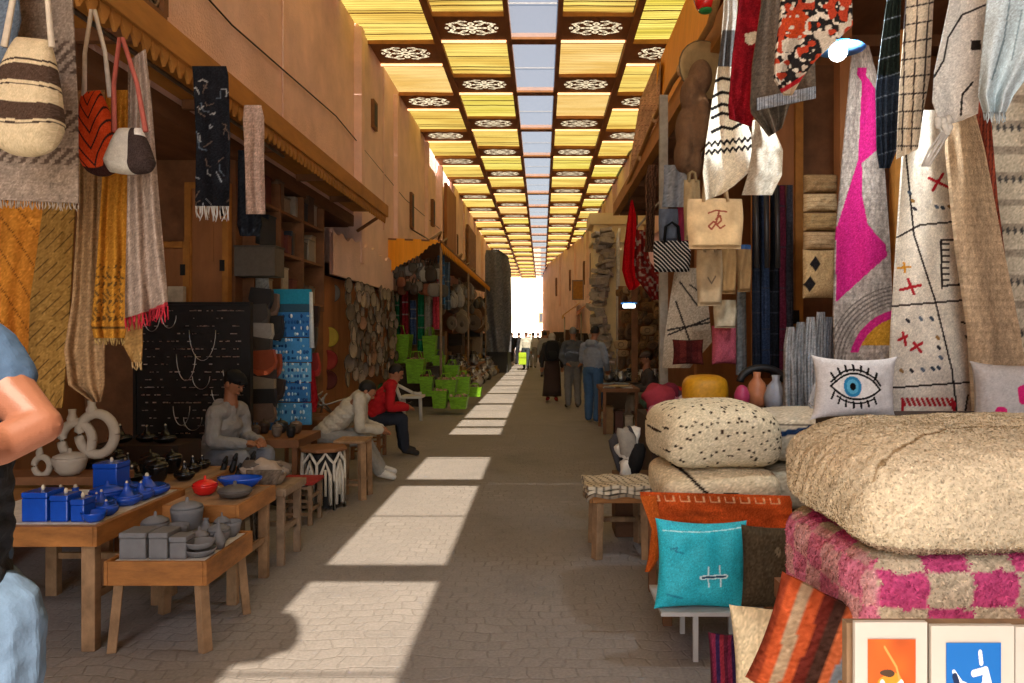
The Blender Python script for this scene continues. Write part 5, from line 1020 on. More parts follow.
for i, (px, l) in enumerate(((756, 'left'), (766, 'middle'), (777, 'right'))): MB().tube([P(px, 186, 5.8), P(px+1, 268, 5.8)], .02, 8).build('cane', M('cane_dark', '2C2826', .4), label=f'{l} of the three dark rods hanging over the scarves', cat='rod')
cloth('grey_strip', 'pale grey strip of cloth hanging between the pink cushion and the dark scarves', 'cloth', [(290, 737, 746), (375, 736, 747)], 6.3, plain('6E6E6C'), folds=2, amp=.03)
# wooden cabinet of small patterned pillows
def diam(x, y, u, v):
    C = flatc(x.shape, 'A88A60')
    for cx, cy in ((813, 265), (808, 285)): paint(C, np.abs(x-cx)/5.5+np.abs(y-cy)/8 < 1, '1E1A1A')
    return C
cushion('diamond_cushion', 'tan cushion with two black diamonds left of the pink and magenta rug', 'cushion', P(819, 274, 5.3), (.235, .35, .1), lambda x, y, u, v: diam(803+u*32, 250+v*49, u, v), pinch=.03)
for i, (py, c, l) in enumerate(((241, 'A48662', 'directly above'), (222, '96784F', 'second above'), (203, 'B0946C', 'third above'), (184, '8A6C48', 'topmost above'))): cushion('cushion', f'folded tan blanket {l} the cushion with black diamonds', 'blanket', P(820, py, 5.32), (.24, .13, .14), lines(c, '7A603E', 4, .1), pinch=.02)
for i, (px, c) in enumerate(((790, '8C8A88'), (800, '7E7D7C'), (810, '9A9896'), (820, '868482'), (829, '75767A'))): cloth('hanging_garment', f'{["leftmost","second","middle","fourth","rightmost"][i]} of the five grey garments under the diamond cushion', 'garment', [(312+abs(i-3)*5, px-3, px+5), (345, px-6, px+6), (414, px-7, px+7)], 5.0+.04*i, plain(c), folds=2, amp=.04, px=1.1)
# shop furniture behind the rugs on the right
door('brown wooden door post and door behind the red rug in the right shop', 1.95, 2.25, 6.6, 1.3, 4.0, OWOOD)
for x0, x1, l in ((895, 907, 'ochre wooden door edge between the magenta rug and the cream rug with signs'),): MB().box((P(x0, 0, 4.85)[0], 4.85, .3), (P(x1, 0, 4.85)[0], 4.93, 3.6)).build('door_edge', WOOD, label=l, cat='door edge', **FLAT)
MB().box((P(840, 0, 5.6)[0], 5.6, 0), (P(852, 0, 5.6)[0], 5.72, 4.1)).build('post', OWOOD, label='brown wooden post behind the lamp', cat='post', **FLAT)
MB().box((2.0, 6.86, 1.2), (4.2, 6.895, 4.1)).build('partition_panel', DWOOD, label='dark board wall behind the hanging scarves', cat='wall panel', **FLAT)
# eye cushion
def eye(x, y, u, v):
    C = flatc(x.shape, 'D2D0CE'); a, b = u*86, v*60; K = '131313'
    cx, cy = 37, 29; dx, dy = a-cx, b-cy-(a-cx)*.06
    up = 14*(1-(dx/26)**2); dn = 11*(1-(dx/26)**2)
    paint(C, (dy > -up) & (dy < dn) & (np.abs(dx) < 26), 'E4E2DE'); d = np.hypot(dx+3, dy+1); paint(C, (d < 10) & (dy > -up), '2F86B4'); paint(C, (d < 7) & (dy > -up), '5FB4D8'); paint(C, d < 3.6, K)
    top = [(cx+q, cy-14*(1-(q/26)**2)+q*.06) for q in np.linspace(-26, 26, 16)]; bot = [(cx+q, cy+11*(1-(q/26)**2)+q*.06) for q in np.linspace(-26, 26, 16)]
    mark(C, a, b, top, 1.0, K); mark(C, a, b, bot, 1.0, K)
    for i in range(1, 15, 2): p = top[i]; mark(C, a, b, [(p[0], p[1]-3), (p[0]+(i-7)*.5, p[1]-9)], 1.2, K); q = bot[i]; mark(C, a, b, [(q[0], q[1]+3), (q[0]+(i-7)*.4, q[1]+9)], 1.1, K)
    mark(C, a, b, [(p0, p1-4) for p0, p1 in top], 1.0, K); mark(C, a, b, [(p0, p1+4) for p0, p1 in bot[2:-2]], .8, K); return C
cushion('eye_cushion', 'white cushion embroidered with a big blue eye and black lashes', 'cushion', P(854, 388, 3.6), (.42, .30, .14), eye, rz=.1, ry=.02, n=110, pinch=.10, jit=.02, ears=.06)
def pinkdots(x, y, u, v):
    C = flatc(x.shape, 'B8B4B0')
    for cx, cy in ((.42, .42), (.20, .72), (.85, .35)): mark(C, u, v*1.1, [(cx, cy-.07), (cx, cy+.09)], .055, 'C8246A')
    return C
cushion('pink_dot_cushion', 'white cushion with rounded magenta bars at the right edge behind the cream pouf', 'cushion', P(1022, 402, 3.2), (.42, .34, .14), pinkdots, n=90, pinch=.08, jit=.02, rz=-.05, ears=.06)
t = thing('blue_bowl', 'blue and white bowl peeking over the cream pouf at the right edge', 'bowl', P(1022, 434, 2.9)); c = P(1026, 440, 2.9); MB().lathe([(.02, 0), (.05, .01), (.075, .045), (.07, .045), (.04, .015)], c, 24).build('bowl_body', BLUEG, t)
box_thing('chest', 'dark chest behind the stacked poufs that the white cushions stand on', 'chest', 1.44, 2.9, 3.4, 3.9, 0, 1.20, '33241A', lid=False)
# lamp
def lamp():
    t = thing('lamp', 'lit bulb under a pale blue lamp shade hanging beside the patterned rug', 'lamp', P(838, 52, 4.0)); c = P(838, 52, 4.0); s = P(850, 44, 4.06)
    m = bpy.data.materials.new('bulb_glow'); m.use_nodes = True; q = m.node_tree.nodes['Principled BSDF']; q.inputs['Emission Color'].default_value = (.85, .93, 1, 1); q.inputs['Emission Strength'].default_value = 2.5
    MB().ell(c, (.048, .048, .05), n=20).build('bulb', m, t)
    MB().lathe([(.02, .07), (.05, .065), (.12, .03), (.125, .025), (.05, .055), (.02, .06)], (c[0]+.03, c[1]+.03, c[2]), 32).build('lamp_shade', M('blue_shade', '6FB0E0', .4, .05, 4, 0, transl=.4), t)
    MB().tube([(c[0]+.03, c[1]+.03, c[2]+.07), (c[0]+.03, c[1]+.03, 4.2)], .006, 6).build('cord', BLACK, t)
    l = bpy.data.lights.new('lamp_light', 'POINT'); l.energy = 6; l.color = (.9, .95, 1); l.shadow_soft_size = .05; o = bpy.data.objects.new('lamp_light', l); COL.objects.link(o); o.parent = t; o.location = (0, -.09, -.02)
lamp()
t = thing('red_sign', 'red plastic basket with a green base hanging at the top above the roof rope', 'basket', P(706, 6, 6.0)); c = P(706, 10, 6.0); b = MB(); b.lathe([(.05, 0), (.08, .02), (.11, .12), (.10, .12), (.06, .03)], c, 20); b.build('basket_body', REDG, t); MB().lathe([(.04, -.02), (.06, -.01), (.06, .0), (.02, .0)], c, 16).build('base', M('green_plastic', '2E7A3C', .5), t)
# yellow pouf and things in the middle distance
pouf('yellow_pouf', 'mustard yellow leather pouf behind the dotted cream pouf', 'pouf', P(705, 391, 5.8), (.175, .17, .125), lambda X, Y, Z, N: flatc(X.shape, 'C48A14'), e=.8, disp=.003, mat=LEA(), n=(80, 40), jit=.02)
def vase(label, px, py, rpx, hpx, Y, col, prof, m=None):
    k = Y/F; c = P(px, py+hpx/2, Y); t = thing('vase', label, 'vase', c); MB().lathe([(rpx*k*a, hpx*k*b) for a, b in prof], c, 22).build('vase_body', M('glaze_'+col, col, .4, .12, 20, .1), t); return t
vp = [(.5, 0), (.9, .15), (1, .4), (.7, .7), (.3, .85), (.35, 1), (.2, 1)]
vase('deep rose egg shaped vase right of the yellow pouf', 742, 396, 8, 22, 5.2, 'A8385A', [(.4, 0), (.9, .25), (1, .55), (.6, .9), (.2, 1)])
vase('terracotta vase with a slim neck behind the rose one', 757, 390, 11, 36, 5.3, 'A86A48', vp)
vase('pale grey vase with a slim neck beside the eye cushion', 776, 393, 12, 36, 5.2, '8E9096', vp)
vase('dark vase between the terracotta and the pale grey vases', 766, 398, 8, 26, 5.5, '2A2622', vp)
t = thing('hoop', 'dark leather hoop lying over the vases', 'hoop', P(762, 380, 5.7)); b = MB(); b.col = hx('1C1A1A'); b.tube([P(762+22*math.cos(q), 382-14*math.sin(q), 5.7) for q in np.linspace(0, math.pi, 16)], .03, 8); b.build('hoop_body', LEA(), t)
box_thing('display_box', 'dark display box carrying the yellow pouf and the vases', 'box', 1.02, 2.0, 5.05, 6.3, 0, 1.06, '2C211A', lid=False)
t = thing('white_wire_basket', 'white wire loops between the grey garments and the eye cushion', 'basket', P(822, 392, 4.6)); b = MB()
for i in range(6): b.tube([P(820+(6+i)*math.cos(q), 388+i*3+(7)*math.sin(q), 4.6) for q in np.linspace(0, 6.28, 20)], .007, 6)
b.build('wire_loops', M('white_wire', 'A8A8A8', .5), t)
cloth_heap('heap of red and pink cloths beside the yellow pouf', (*P(668, 388, 6.3)[:2], .92), .24, .25, ['8A3038', 'A86A74', 'B8A0A0', '6A2430', 'A01E24', '4A3034'], n=11, seed=5)
cloth_heap('small red and blue cloths in front of the seated vendor', (*P(664, 400, 7.0)[:2], .8), .24, .2, ['A01820', '2A3A5A', 'B08870', '5A4034', '3A4A3A'], n=9, seed=6)
box_thing('display_box', 'brown display box under the red and pink cloth heap', 'box', .95, 1.5, 6.4, 7.4, 0, .86, '3C2A1E', lid=False)
# ================= PEOPLE =================
SKIN = M('skin', '8E5E42', .55, .06, 12, .05, 60, spec=.35); SKINL = M('skin_light', '80503A', .5, .05, 12, .05, 60, spec=.4)
HAIR = M('black_hair', '16120F', .6, .2, 60, .5, 150)
def cl(name, col=None, rough=.9): return M('cloth_'+name, col, rough, .12, 18, .5, 45, dist=.006)
REM = lambda v, it=3: [('REMESH', dict(mode='VOXEL', voxel_size=v)), ('SMOOTH', dict(factor=.5, iterations=it))]
def folds_mod(o, st=.02, sz=.12):
    tx = bpy.data.textures.new('cloth_folds', 'CLOUDS'); tx.noise_scale = sz; d = o.modifiers.new('folds', 'DISPLACE'); d.texture = tx; d.strength = st; d.mid_level = .5; d.texture_coords = 'LOCAL'
def person(label, loc, head, J, top, trs, shoe, rz=0, skin=SKIN, vox=.009, hair='short', group=None, hood=False, long_skirt=None, sc=1.0, tw=(.19, .12), legr=1.0, topr=1.0, scarf=None, fing=True, look=(0, 1, -.2), cap=None, hairm=None):
    """J: joints in person space (x right, y forward, z up); mirrored dict keys L/R"""
    base = Vector(loc); t = thing('person', label, 'person', base, group); Rz = Matrix.Rotation(rz, 3, 'Z')
    W = lambda p: base+Rz @ (Vector(p)*sc)
    k = sc; hc = W(head); lk = (Rz @ Vector(look)).normalized(); side = lk.cross(Vector((0, 0, 1))).normalized(); up = side.cross(lk).normalized()
    HM = Matrix((side, lk, up)).transposed(); e = HM.to_euler()
    nk = W(J['neck']); b = MB()
    b.ell(hc, (.074*k, .093*k, .105*k), e, 16); b.ell(hc+HM @ Vector((0, .025, -.055))*k, (.055*k, .062*k, .06*k), e, 12)
    b.ell(hc+HM @ Vector((0, .098, -.02))*k, (.013*k, .02*k, .024*k), e, 8); b.ell(hc+HM @ Vector((0, .088, -.066))*k, (.026*k, .012*k, .01*k), e, 8); b.ell(hc+HM @ Vector((0, .085, .025))*k, (.05*k, .015*k, .012*k), e, 8)
    for s in (-1, 1): b.ell(hc+HM @ Vector((s*.076, -.005, -.012))*k, (.012*k, .022*k, .032*k), e, 8)
    b.cap(hc-up*.07*k, nk, .055*k, .06*k); b.cap(nk, W(J['chest']), .07*k, .10*k); b.cap(W(J['chest']), W(J['pelvis']), .10*k, .11*k)
    for s in 'LR':
        b.chain([W(J['chest']), W(J['sh'+s]), W(J['el'+s]), W(J['wr'+s])], [.07*k, .045*k, .036*k, .026*k])
        wr, hd = W(J['wr'+s]), W(J['ha'+s]); d = (hd-wr).normalized(); n_ = d.cross(Vector((0, 0, 1))); n_ = n_.normalized() if n_.length > .1 else Vector((1, 0, 0)); dn = d.cross(n_).normalized()
        b.cap(wr, wr+d*.07*k, .027*k, .034*k)
        for i, L in enumerate((.07, .08, .075, .06)):
            o = wr+d*.08*k+n_*(i-1.5)*.021*k; cu = dn*(-1 if dn.z > 0 else 1); b.chain([o-d*.02*k, o+d*L*.5*k+cu*.008*k, o+d*L*.85*k+cu*.03*k], [.011*k, .010*k, .008*k])
        b.chain([wr+d*.03*k+n_*.03*k, wr+d*.06*k+n_*.055*k, wr+d*.09*k+n_*.058*k+dn*.01], [.013*k, .011*k, .009*k])
        b.chain([W(J['pelvis']), W(J['hi'+s]), W(J['kn'+s]), W(J['an'+s])], [.09*k, .075*k, .05*k, .036*k]); b.cap(W(J['an'+s]), W(J['to'+s]), .036*k, .026*k)
    body = b.build('body', skin, t, mods=REM(vox*.75, 2))
    hm = hairm or HAIR; b = MB()
    if hair != 'none':
        b.ell(hc+HM @ Vector((0, -.014, .022))*k, (.083*k, .098*k, .098*k), e, 18); 
        if hair == 'long': b.cap(hc+HM @ Vector((0, -.07, 0))*k, hc+HM @ Vector((0, -.09, -.2))*k, .06*k, .05*k)
        if hair in ('short', 'long'):
            # cut the face side away so hair sits on the crown and back
            v = np.array(b.v); c0 = np.array(hc); loc_ = (v-c0) @ np.array(HM); m_ = (loc_[:, 1] > .03*k) & (loc_[:, 2] < .055*k); v[m_] = c0+(v[m_]-c0)*.72; b.v = [tuple(q) for q in v.tolist()]
        b.build('hair', hm, body)
    for s in (-1, 1): eb = MB(); eb.ell(hc+HM @ Vector((s*.03, .087, .004))*k, (.011*k, .008*k, .006*k), e, 8); eb.build('eye', BLACK, body); eb = MB(); eb.ell(hc+HM @ Vector((s*.031, .091, .028))*k, (.018*k, .008*k, .004*k), e, 8); eb.build('eyebrow', HAIR, body)
    # garment for the upper body
    b = MB(); yaw = math.atan2(*( (Rz @ Vector((1, 0, 0))).yx )); ch, pe = W(J['chest']), W(J['pelvis']); ax = (ch-pe).normalized()
    for q in np.linspace(0, 1, 6):
        c_ = pe+(ch-pe)*q; ww = tw[0]*(.90+.12*math.sin(q*2.4))*k; b.ell(c_, (ww, tw[1]*(1+.1*q)*k, .11*k), (0, 0, yaw), 18)
    b.cap(W(J['shL'])*.92+W(J['shR'])*.08, W(J['shR'])*.92+W(J['shL'])*.08, .078*k, .078*k); b.cap(ch, nk-(nk-ch)*.1, .13*k, .075*k)
    for s in 'LR': b.chain([W(J['sh'+s]), W(J['el'+s]), W(J['wr'+s])], [.072*k*topr, .06*k*topr, .047*k*topr])
    if hood: b.cap(nk+Rz @ Vector((-.06, -.07, -.02)), nk+Rz @ Vector((.06, -.07, -.02)), .062*k, .062*k); b.cap(nk+Rz @ Vector((-.07, .0, -.02)), nk+Rz @ Vector((.07, .0, -.02)), .045*k, .045*k)
    if hood == 'up': b.ell(hc+HM @ Vector((0, -.03, .01))*k, (.10*k, .10*k, .13*k), e, 16)
    o = b.build('jacket', top, t, mods=REM(vox, 3)); folds_mod(o, .034*k, .13)
    if trs is not None:
        b = MB(); b.ell(pe, (tw[0]*.95*k, tw[1]*1.1*k, .12*k), (0, 0, yaw), 16)
        for s in 'LR': b.chain([W(J['hi'+s]), W(J['kn'+s]), W(J['an'+s])+Vector((0, 0, .02))], [.10*k*legr, .078*k*legr, .062*k*legr])
        o = b.build('trousers', trs, t, mods=REM(vox, 2)); folds_mod(o, .026*k, .12)
    if long_skirt is not None:
        b = MB(); z0 = .14; b.lathe([(.05, 1.0), (.17, .98), (.19, .8), (.2, .55), (.22, .3), (.235, z0), (.2, z0), (.05, z0+.3)], tuple(base), 20, sq=.8); o = b.build('skirt', long_skirt, t); folds_mod(o, .05, .12)
    for s in 'LR':
        b = MB(); a, c_ = W(J['an'+s]), W(J['to'+s]); b.cap(a+Vector((0, 0, .0)), c_, .05*k, .038*k); b.ell((a*.4+c_*.6), (.045*k, .06*k, .035*k), (0, 0, rz), 10); v = np.array(b.v); v[:, 2] = np.maximum(v[:, 2], min(a.z, c_.z)-.045*k); b.v = [tuple(q) for q in v.tolist()]; b.build('shoe', shoe, t, mods=REM(.008, 1))
    if scarf is not None:
        b = MB(); b.ell(hc+HM @ Vector((0, -.012, .015))*k, (.092*k, .104*k, .112*k), e, 18); b.cap(hc+HM @ Vector((0, -.04, -.08))*k, nk-Vector((0, 0, .05)), .085*k, .12*k); v = np.array(b.v); c0 = np.array(hc); lo = (v-c0) @ np.array(HM); m_ = (lo[:, 1] > .05*k) & (np.abs(lo[:, 0]) < .055*k); v[m_] -= np.array(lk)*.05; b.v = [tuple(q) for q in v.tolist()]; b.build('headscarf', scarf, t, mods=REM(.01, 2))
    if cap is not None: b = MB(); b.ell(hc+HM @ Vector((0, .0, .052))*k, (.088*k, .102*k, .062*k), e, 18); b.cap(hc+HM @ Vector((-.03, .09, .045))*k, hc+HM @ Vector((.03, .09, .045))*k, .022*k, .022*k); b.build('cap', cap, t)
    return t
def stand(hk=.0, step=.0, arm='down', lean=0, aL=None, aR=None):
    J = dict(neck=(0, lean, 1.47), chest=(0, lean*.8, 1.27), pelvis=(0, 0, .98), hiL=(-.09, 0, .93), hiR=(.09, 0, .93), knL=(-.10, .03+step*.5, .50), knR=(.10, .03-step*.5, .50), anL=(-.10, step-.02, .09), anR=(.10, -step-.02, .09), toL=(-.12, step+.13, .045), toR=(.12, -step+.13, .045))
    for s, g in (('L', -1), ('R', 1)):
        J['sh'+s] = (g*.175, lean*.9, 1.40); a = (aL if s == 'L' else aR) or [(g*.24, -.02, 1.12), (g*.25, .07, .88), (g*.25, .09, .78)]
        J['el'+s], J['wr'+s], J['ha'+s] = a
    return J
def sit(h=.46, lean=.12, kz=.46, ky=.42, spread=.14, aL=None, aR=None, feet=.48, fz=0, back=0):
    J = dict(neck=(0, lean*1.6, h+.54), chest=(0, lean, h+.34), pelvis=(0, back, h+.06), hiL=(-.09, back, h+.05), hiR=(.09, back, h+.05), knL=(-spread, ky, kz), knR=(spread, ky, kz), anL=(-spread, feet, .09+fz), anR=(spread, feet, .09+fz), toL=(-spread-.02, feet+.15, .045+fz), toR=(spread+.02, feet+.15, .045+fz))
    for s, g in (('L', -1), ('R', 1)):
        J['sh'+s] = (g*.175, lean*1.35, h+.47); a = (aL if s == 'L' else aR) or [(g*.23, lean+.05, h+.22), (g*.12, lean+.28, h+.20), (g*.05, lean+.35, h+.19)]
        J['el'+s], J['wr'+s], J['ha'+s] = a
    return J
R_ = math.radians
# facing: rz=0 looks along +Y (away from camera); -90deg faces +X (street) from the left stalls
person('seated man in a light grey hooded jacket with bowed head behind the tables', (-2.98, 6.75, 0), (0, .20, 1.17), sit(.44, .10, .52, .40, .17), cl('grey_jacket', '8C8A88'), cl('pale_jeans', '7C8088'), cl('dark_shoe', '2A2624'), rz=R_(-105), hood=True, vox=.008, look=(.05, 1, -.55), cap=cl('black_cap', '141416'))
person('man in a cream jacket bending far forward over his work behind the raw wooden stool', (-2.42, 8.15, 0), (0, .48, .98), sit(.44, .30, .46, .42, .14, aL=[(-.24, .42, .60), (-.10, .62, .55), (-.05, .68, .53)], aR=[(.24, .42, .60), (.10, .62, .55), (.05, .68, .53)], feet=.62), cl('cream_jacket', 'B0A898'), cl('grey_trousers', '8C8A86'), cl('white_shoe', 'C8C4BC'), rz=R_(-80), vox=.008, look=(0, 1, -.8))
person('man in a bright red jacket and dark jeans sitting bent over a phone', (-2.28, 9.72, 0), (0, .36, 1.10), sit(.44, .20, .50, .42, .13, feet=.46), cl('red_jacket', 'A0121A'), cl('dark_jeans', '20242E'), cl('dark_shoe', '2A2624'), rz=R_(-72), vox=.008, look=(0, 1, -.6))
t = thing('phone', 'dark phone held by the man in the red jacket', 'phone', (-1.75, 9.83, .68)); MB().cbox((-1.80, 9.87, .68), (.08, .15, .012), R_(-72), .4).build('phone_body', BLACK, t, bevel=.004, **FLAT)
person('man in grey hooded top and blue jeans standing with his back turned, nearest walker', (*P(593, 0, 13.45)[:2], 0), (.02, .05, 1.65), stand(step=.04, aL=[(-.25, .05, 1.14), (-.15, .25, 1.05), (-.08, .28, 1.05)], aR=[(.27, -.02, 1.12), (.22, .14, .98), (.20, .2, .93)]), cl('slate_hoodie', '7C8088'), cl('blue_jeans', '3C5878'), cl('white_shoe'), rz=R_(-28), hood=True, look=(-.2, 1, -.35), legr=1.15, vox=.011, sc=1.0, tw=(.2, .135))
person('man in dark grey jacket and grey trousers walking left of the man in blue jeans', (*P(573, 0, 16.2)[:2], 0), (0, .02, 1.66), stand(step=.05, aL=[(-.27, -.05, 1.13), (-.2, -.15, .98), (-.1, -.18, .95)], aR=[(.27, -.05, 1.13), (.2, -.15, .98), (.1, -.18, .95)]), cl('charcoal_jacket', '484A50'), cl('mid_grey', '6C6864'), cl('dark_shoe'), rz=R_(8), hairm=cl('grey_hair', '6A6866'), vox=.012, tw=(.21, .14), legr=1.15)
def bagp(label, loc, col, sz=(.26, .14, .4)): 
    t = thing('backpack', label, 'backpack', loc); b = MB(); b.ell((loc[0], loc[1], loc[2]+sz[2]/2), (sz[0]/2, sz[1]/2, sz[2]/2), e=.6, n=20); b.build('pack_body', cl('pack_'+col, col), t); b = MB(); b.ell((loc[0], loc[1]-sz[1]*.42, loc[2]+sz[2]*.3), (sz[0]*.36, .05, sz[2]*.2), e=.6, n=14); b.build('pocket', cl('pack_'+col), t)
wl = P(552, 0, 17.7)
person('woman in a patterned dark skirt and pale headscarf walking away beside the two men', (*wl[:2], 0), (0, .02, 1.58), stand(step=.06), cl('dark_top', '2C2826'), None, cl('red_shoe', '9A2A24'), long_skirt=cl('brown_skirt', '3A2A24'), scarf=cl('beige_scarf', '9C948A'), sc=.97, vox=.012)
bagp('large black backpack worn by the woman in the dark skirt', (wl[0], wl[1]-.2, .98), '17171A', (.34, .2, .5))
person('seated vendor in a dark grey sweater and beige trousers at the bookstall on the right', (1.95, 12.7, 0), (0, .16, 1.20), sit(.48, .10, .52, .40, .14), cl('vendor_sweater', '3E3A38'), cl('beige_trousers', '8C7C66'), cl('dark_shoe'), rz=R_(95), vox=.011, cap=cl('brown_cap', '4A3A30'))
far = [(533, 36, 'in a white robe', 'C8C4BC', '8C8880', 0), (526, 34, 'in a pale shirt carrying a green bag', 'B8B4A8', '3A4048', 170), (519, 40, 'in a black jacket', '26262A', '2A2C34', 20), (512, 44, 'in a dark blue coat', '2C3444', '33302E', 150), (538, 42, 'in a brown coat', '4A3A30', '3A3430', 10), (530, 50, 'in a maroon top', '5A2A2A', '2E2C30', 180), (545, 28, 'in a light grey hooded robe', '8C8A86', '6A6866', 5)]
for px, Y, l, c1, c2, a in far:
    person(f'small distant walker {l} far down the street', (*P(px, 0, Y)[:2], 0), (0, .02, 1.62), stand(step=.08), cl('far_'+c1, c1), cl('far_'+c2, c2), cl('dark_shoe'), rz=R_(a), vox=.02)
t = thing('shopping_bag', 'lime green bag beside the distant walker in the pale shirt', 'bag', (*P(523, 0, 33.6)[:2], .3)); c = P(523, 0, 33.6); b = MB(); b.box((c[0]-.2, 33.5, .25), (c[0]+.15, 33.75, .8)); b.build('bag_body', cl('lime', '9CB82C'), t, bevel=.03, **FLAT)
# the man at the left edge, close to the camera
def near_man():
    G = lambda x, y, z: Vector((x+.47, y-.80, z*1.08))
    base = Vector((-1.30, 1.65, 0)); t = thing('person', 'close man cut off at the left edge in dark blue shirt, bare elbow out', 'person', base)
    q = lambda px, py, Y: Vector(P(px, py, Y)); b = MB()
    sh = q(-20, 352, 1.66); mid = q(12, 396, 1.64); el = q(41, 425, 1.62); wr = q(-50, 455, 1.42); ne = G(-1.86, 2.42, 1.62); he = G(-1.88, 2.36, 1.79)
    b.ell(he, (.085, .10, .12), n=18); b.ell(he+Vector((.0, -.05, -.07)), (.05, .06, .055)); b.ell(he+Vector((0, -.105, -.02)), (.014, .022, .026), n=8)
    for s in (-1, 1): b.ell(he+Vector((s*.087, 0, -.01)), (.012, .022, .032), n=8)
    b.cap(he-Vector((0, 0, .08)), ne, .06, .065); b.cap(ne, G(-1.84, 2.44, 1.42), .08, .12); b.cap(G(-1.84, 2.44, 1.42), G(-1.84, 2.45, 1.05), .12, .11)
    b.chain([G(-1.84, 2.44, 1.46), sh, mid, el], [.08, .060, .054, .042]); b.chain([el, q(-2, 446, 1.55), wr], [.044, .043, .030])
    def hand(w, d, n_):
        b.cap(w, w+d*.07, .028, .036)
        for i, L in enumerate((.07, .08, .075, .06)): o = w+d*.08+n_*(i-1.5)*.021; b.chain([o-d*.02, o+d*L*.5, o+d*L*.85+Vector((0, -.02, -.015))], [.011, .010, .008])
        b.chain([w+d*.03+n_*.03, w+d*.06+n_*.055, w+d*.09+n_*.06], [.013, .011, .009])
    hand(wr, Vector((-1, -.1, 0)).normalized(), Vector((0, 0, 1)))
    s2 = G(-2.05, 2.42, 1.46); w2 = G(-2.05, 2.2, 1.02); b.chain([G(-1.88, 2.44, 1.46), s2, G(-2.16, 2.42, 1.2), w2], [.08, .065, .05, .032]); hand(w2, Vector((1, -.3, 0)).normalized(), Vector((0, 0, 1)))
    for s in (-1, 1): x = -1.79+s*.10; b.chain([G(-1.82, 2.45, 1.0), G(x-.02, 2.45, .95), G(x-.02, 2.43, .52), G(x, 2.47, .09)], [.08, .06, .05, .04]); b.cap(G(x, 2.47, .08), G(x, 2.31, .04), .04, .028)
    body = b.build('body', SKINL, t, mods=REM(.006, 6))
    b = MB(); b.ell(he+Vector((0, .02, .03)), (.092, .105, .105), n=18); b.build('hair', HAIR, body)
    for s in (-1, 1): eb = MB(); eb.ell(he+Vector((.03*s, -.095, 0)), (.011, .007, .006), n=8); eb.build('eye', BLACK, body)
    b = MB()
    for z in np.linspace(1.02, 1.40, 9): b.ell(G(-1.855, 2.45, z), (.185, .13, .10), n=20)
    b.cap(sh+Vector((-.01, 0, -.01)), s2, .078, .08); b.cap(sh, sh+(mid-sh)*.62, .080, .068); b.cap(s2, G(-2.11, 2.42, 1.34), .08, .075); b.cap(G(-1.84, 2.44, 1.44), G(-1.85, 2.43, 1.54), .12, .08)
    o = b.build('shirt', cl('blue_shirt', '3C5068'), t, mods=REM(.007, 8)); folds_mod(o, .02, .09)
    b = MB()
    for z in np.linspace(.96, 1.26, 8): b.ell(G(-1.835, 2.40, z), (.20, .16, .07), n=20)
    b.chain([G(-1.70, 2.30, 1.05), G(-1.66, 2.30, .95), G(-1.65, 2.32, .84)], [.05, .06, .045]); o = b.build('tied_sweater', cl('black_sweater', '16171C'), t, mods=REM(.008, 14)); folds_mod(o, .03, .08)
    b = MB(); b.ell(G(-1.80, 2.43, .92), (.19, .15, .12), n=20)
    for s in (-1, 1): x = -1.79+s*.105; b.chain([G(x, 2.42, .90), G(x, 2.40, .52), G(x, 2.45, .11)], [.115, .095, .08])
    o = b.build('jeans', cl('light_jeans', '586C82'), t, mods=REM(.008, 2)); folds_mod(o, .028, .12)
    for s in (-1, 1): x = -1.79+s*.105; b = MB(); b.cap(G(x, 2.47, .05), G(x, 2.28, .045), .05, .04); b.build('shoe', cl('dark_shoe'), t, mods=REM(.008, 1))
near_man()
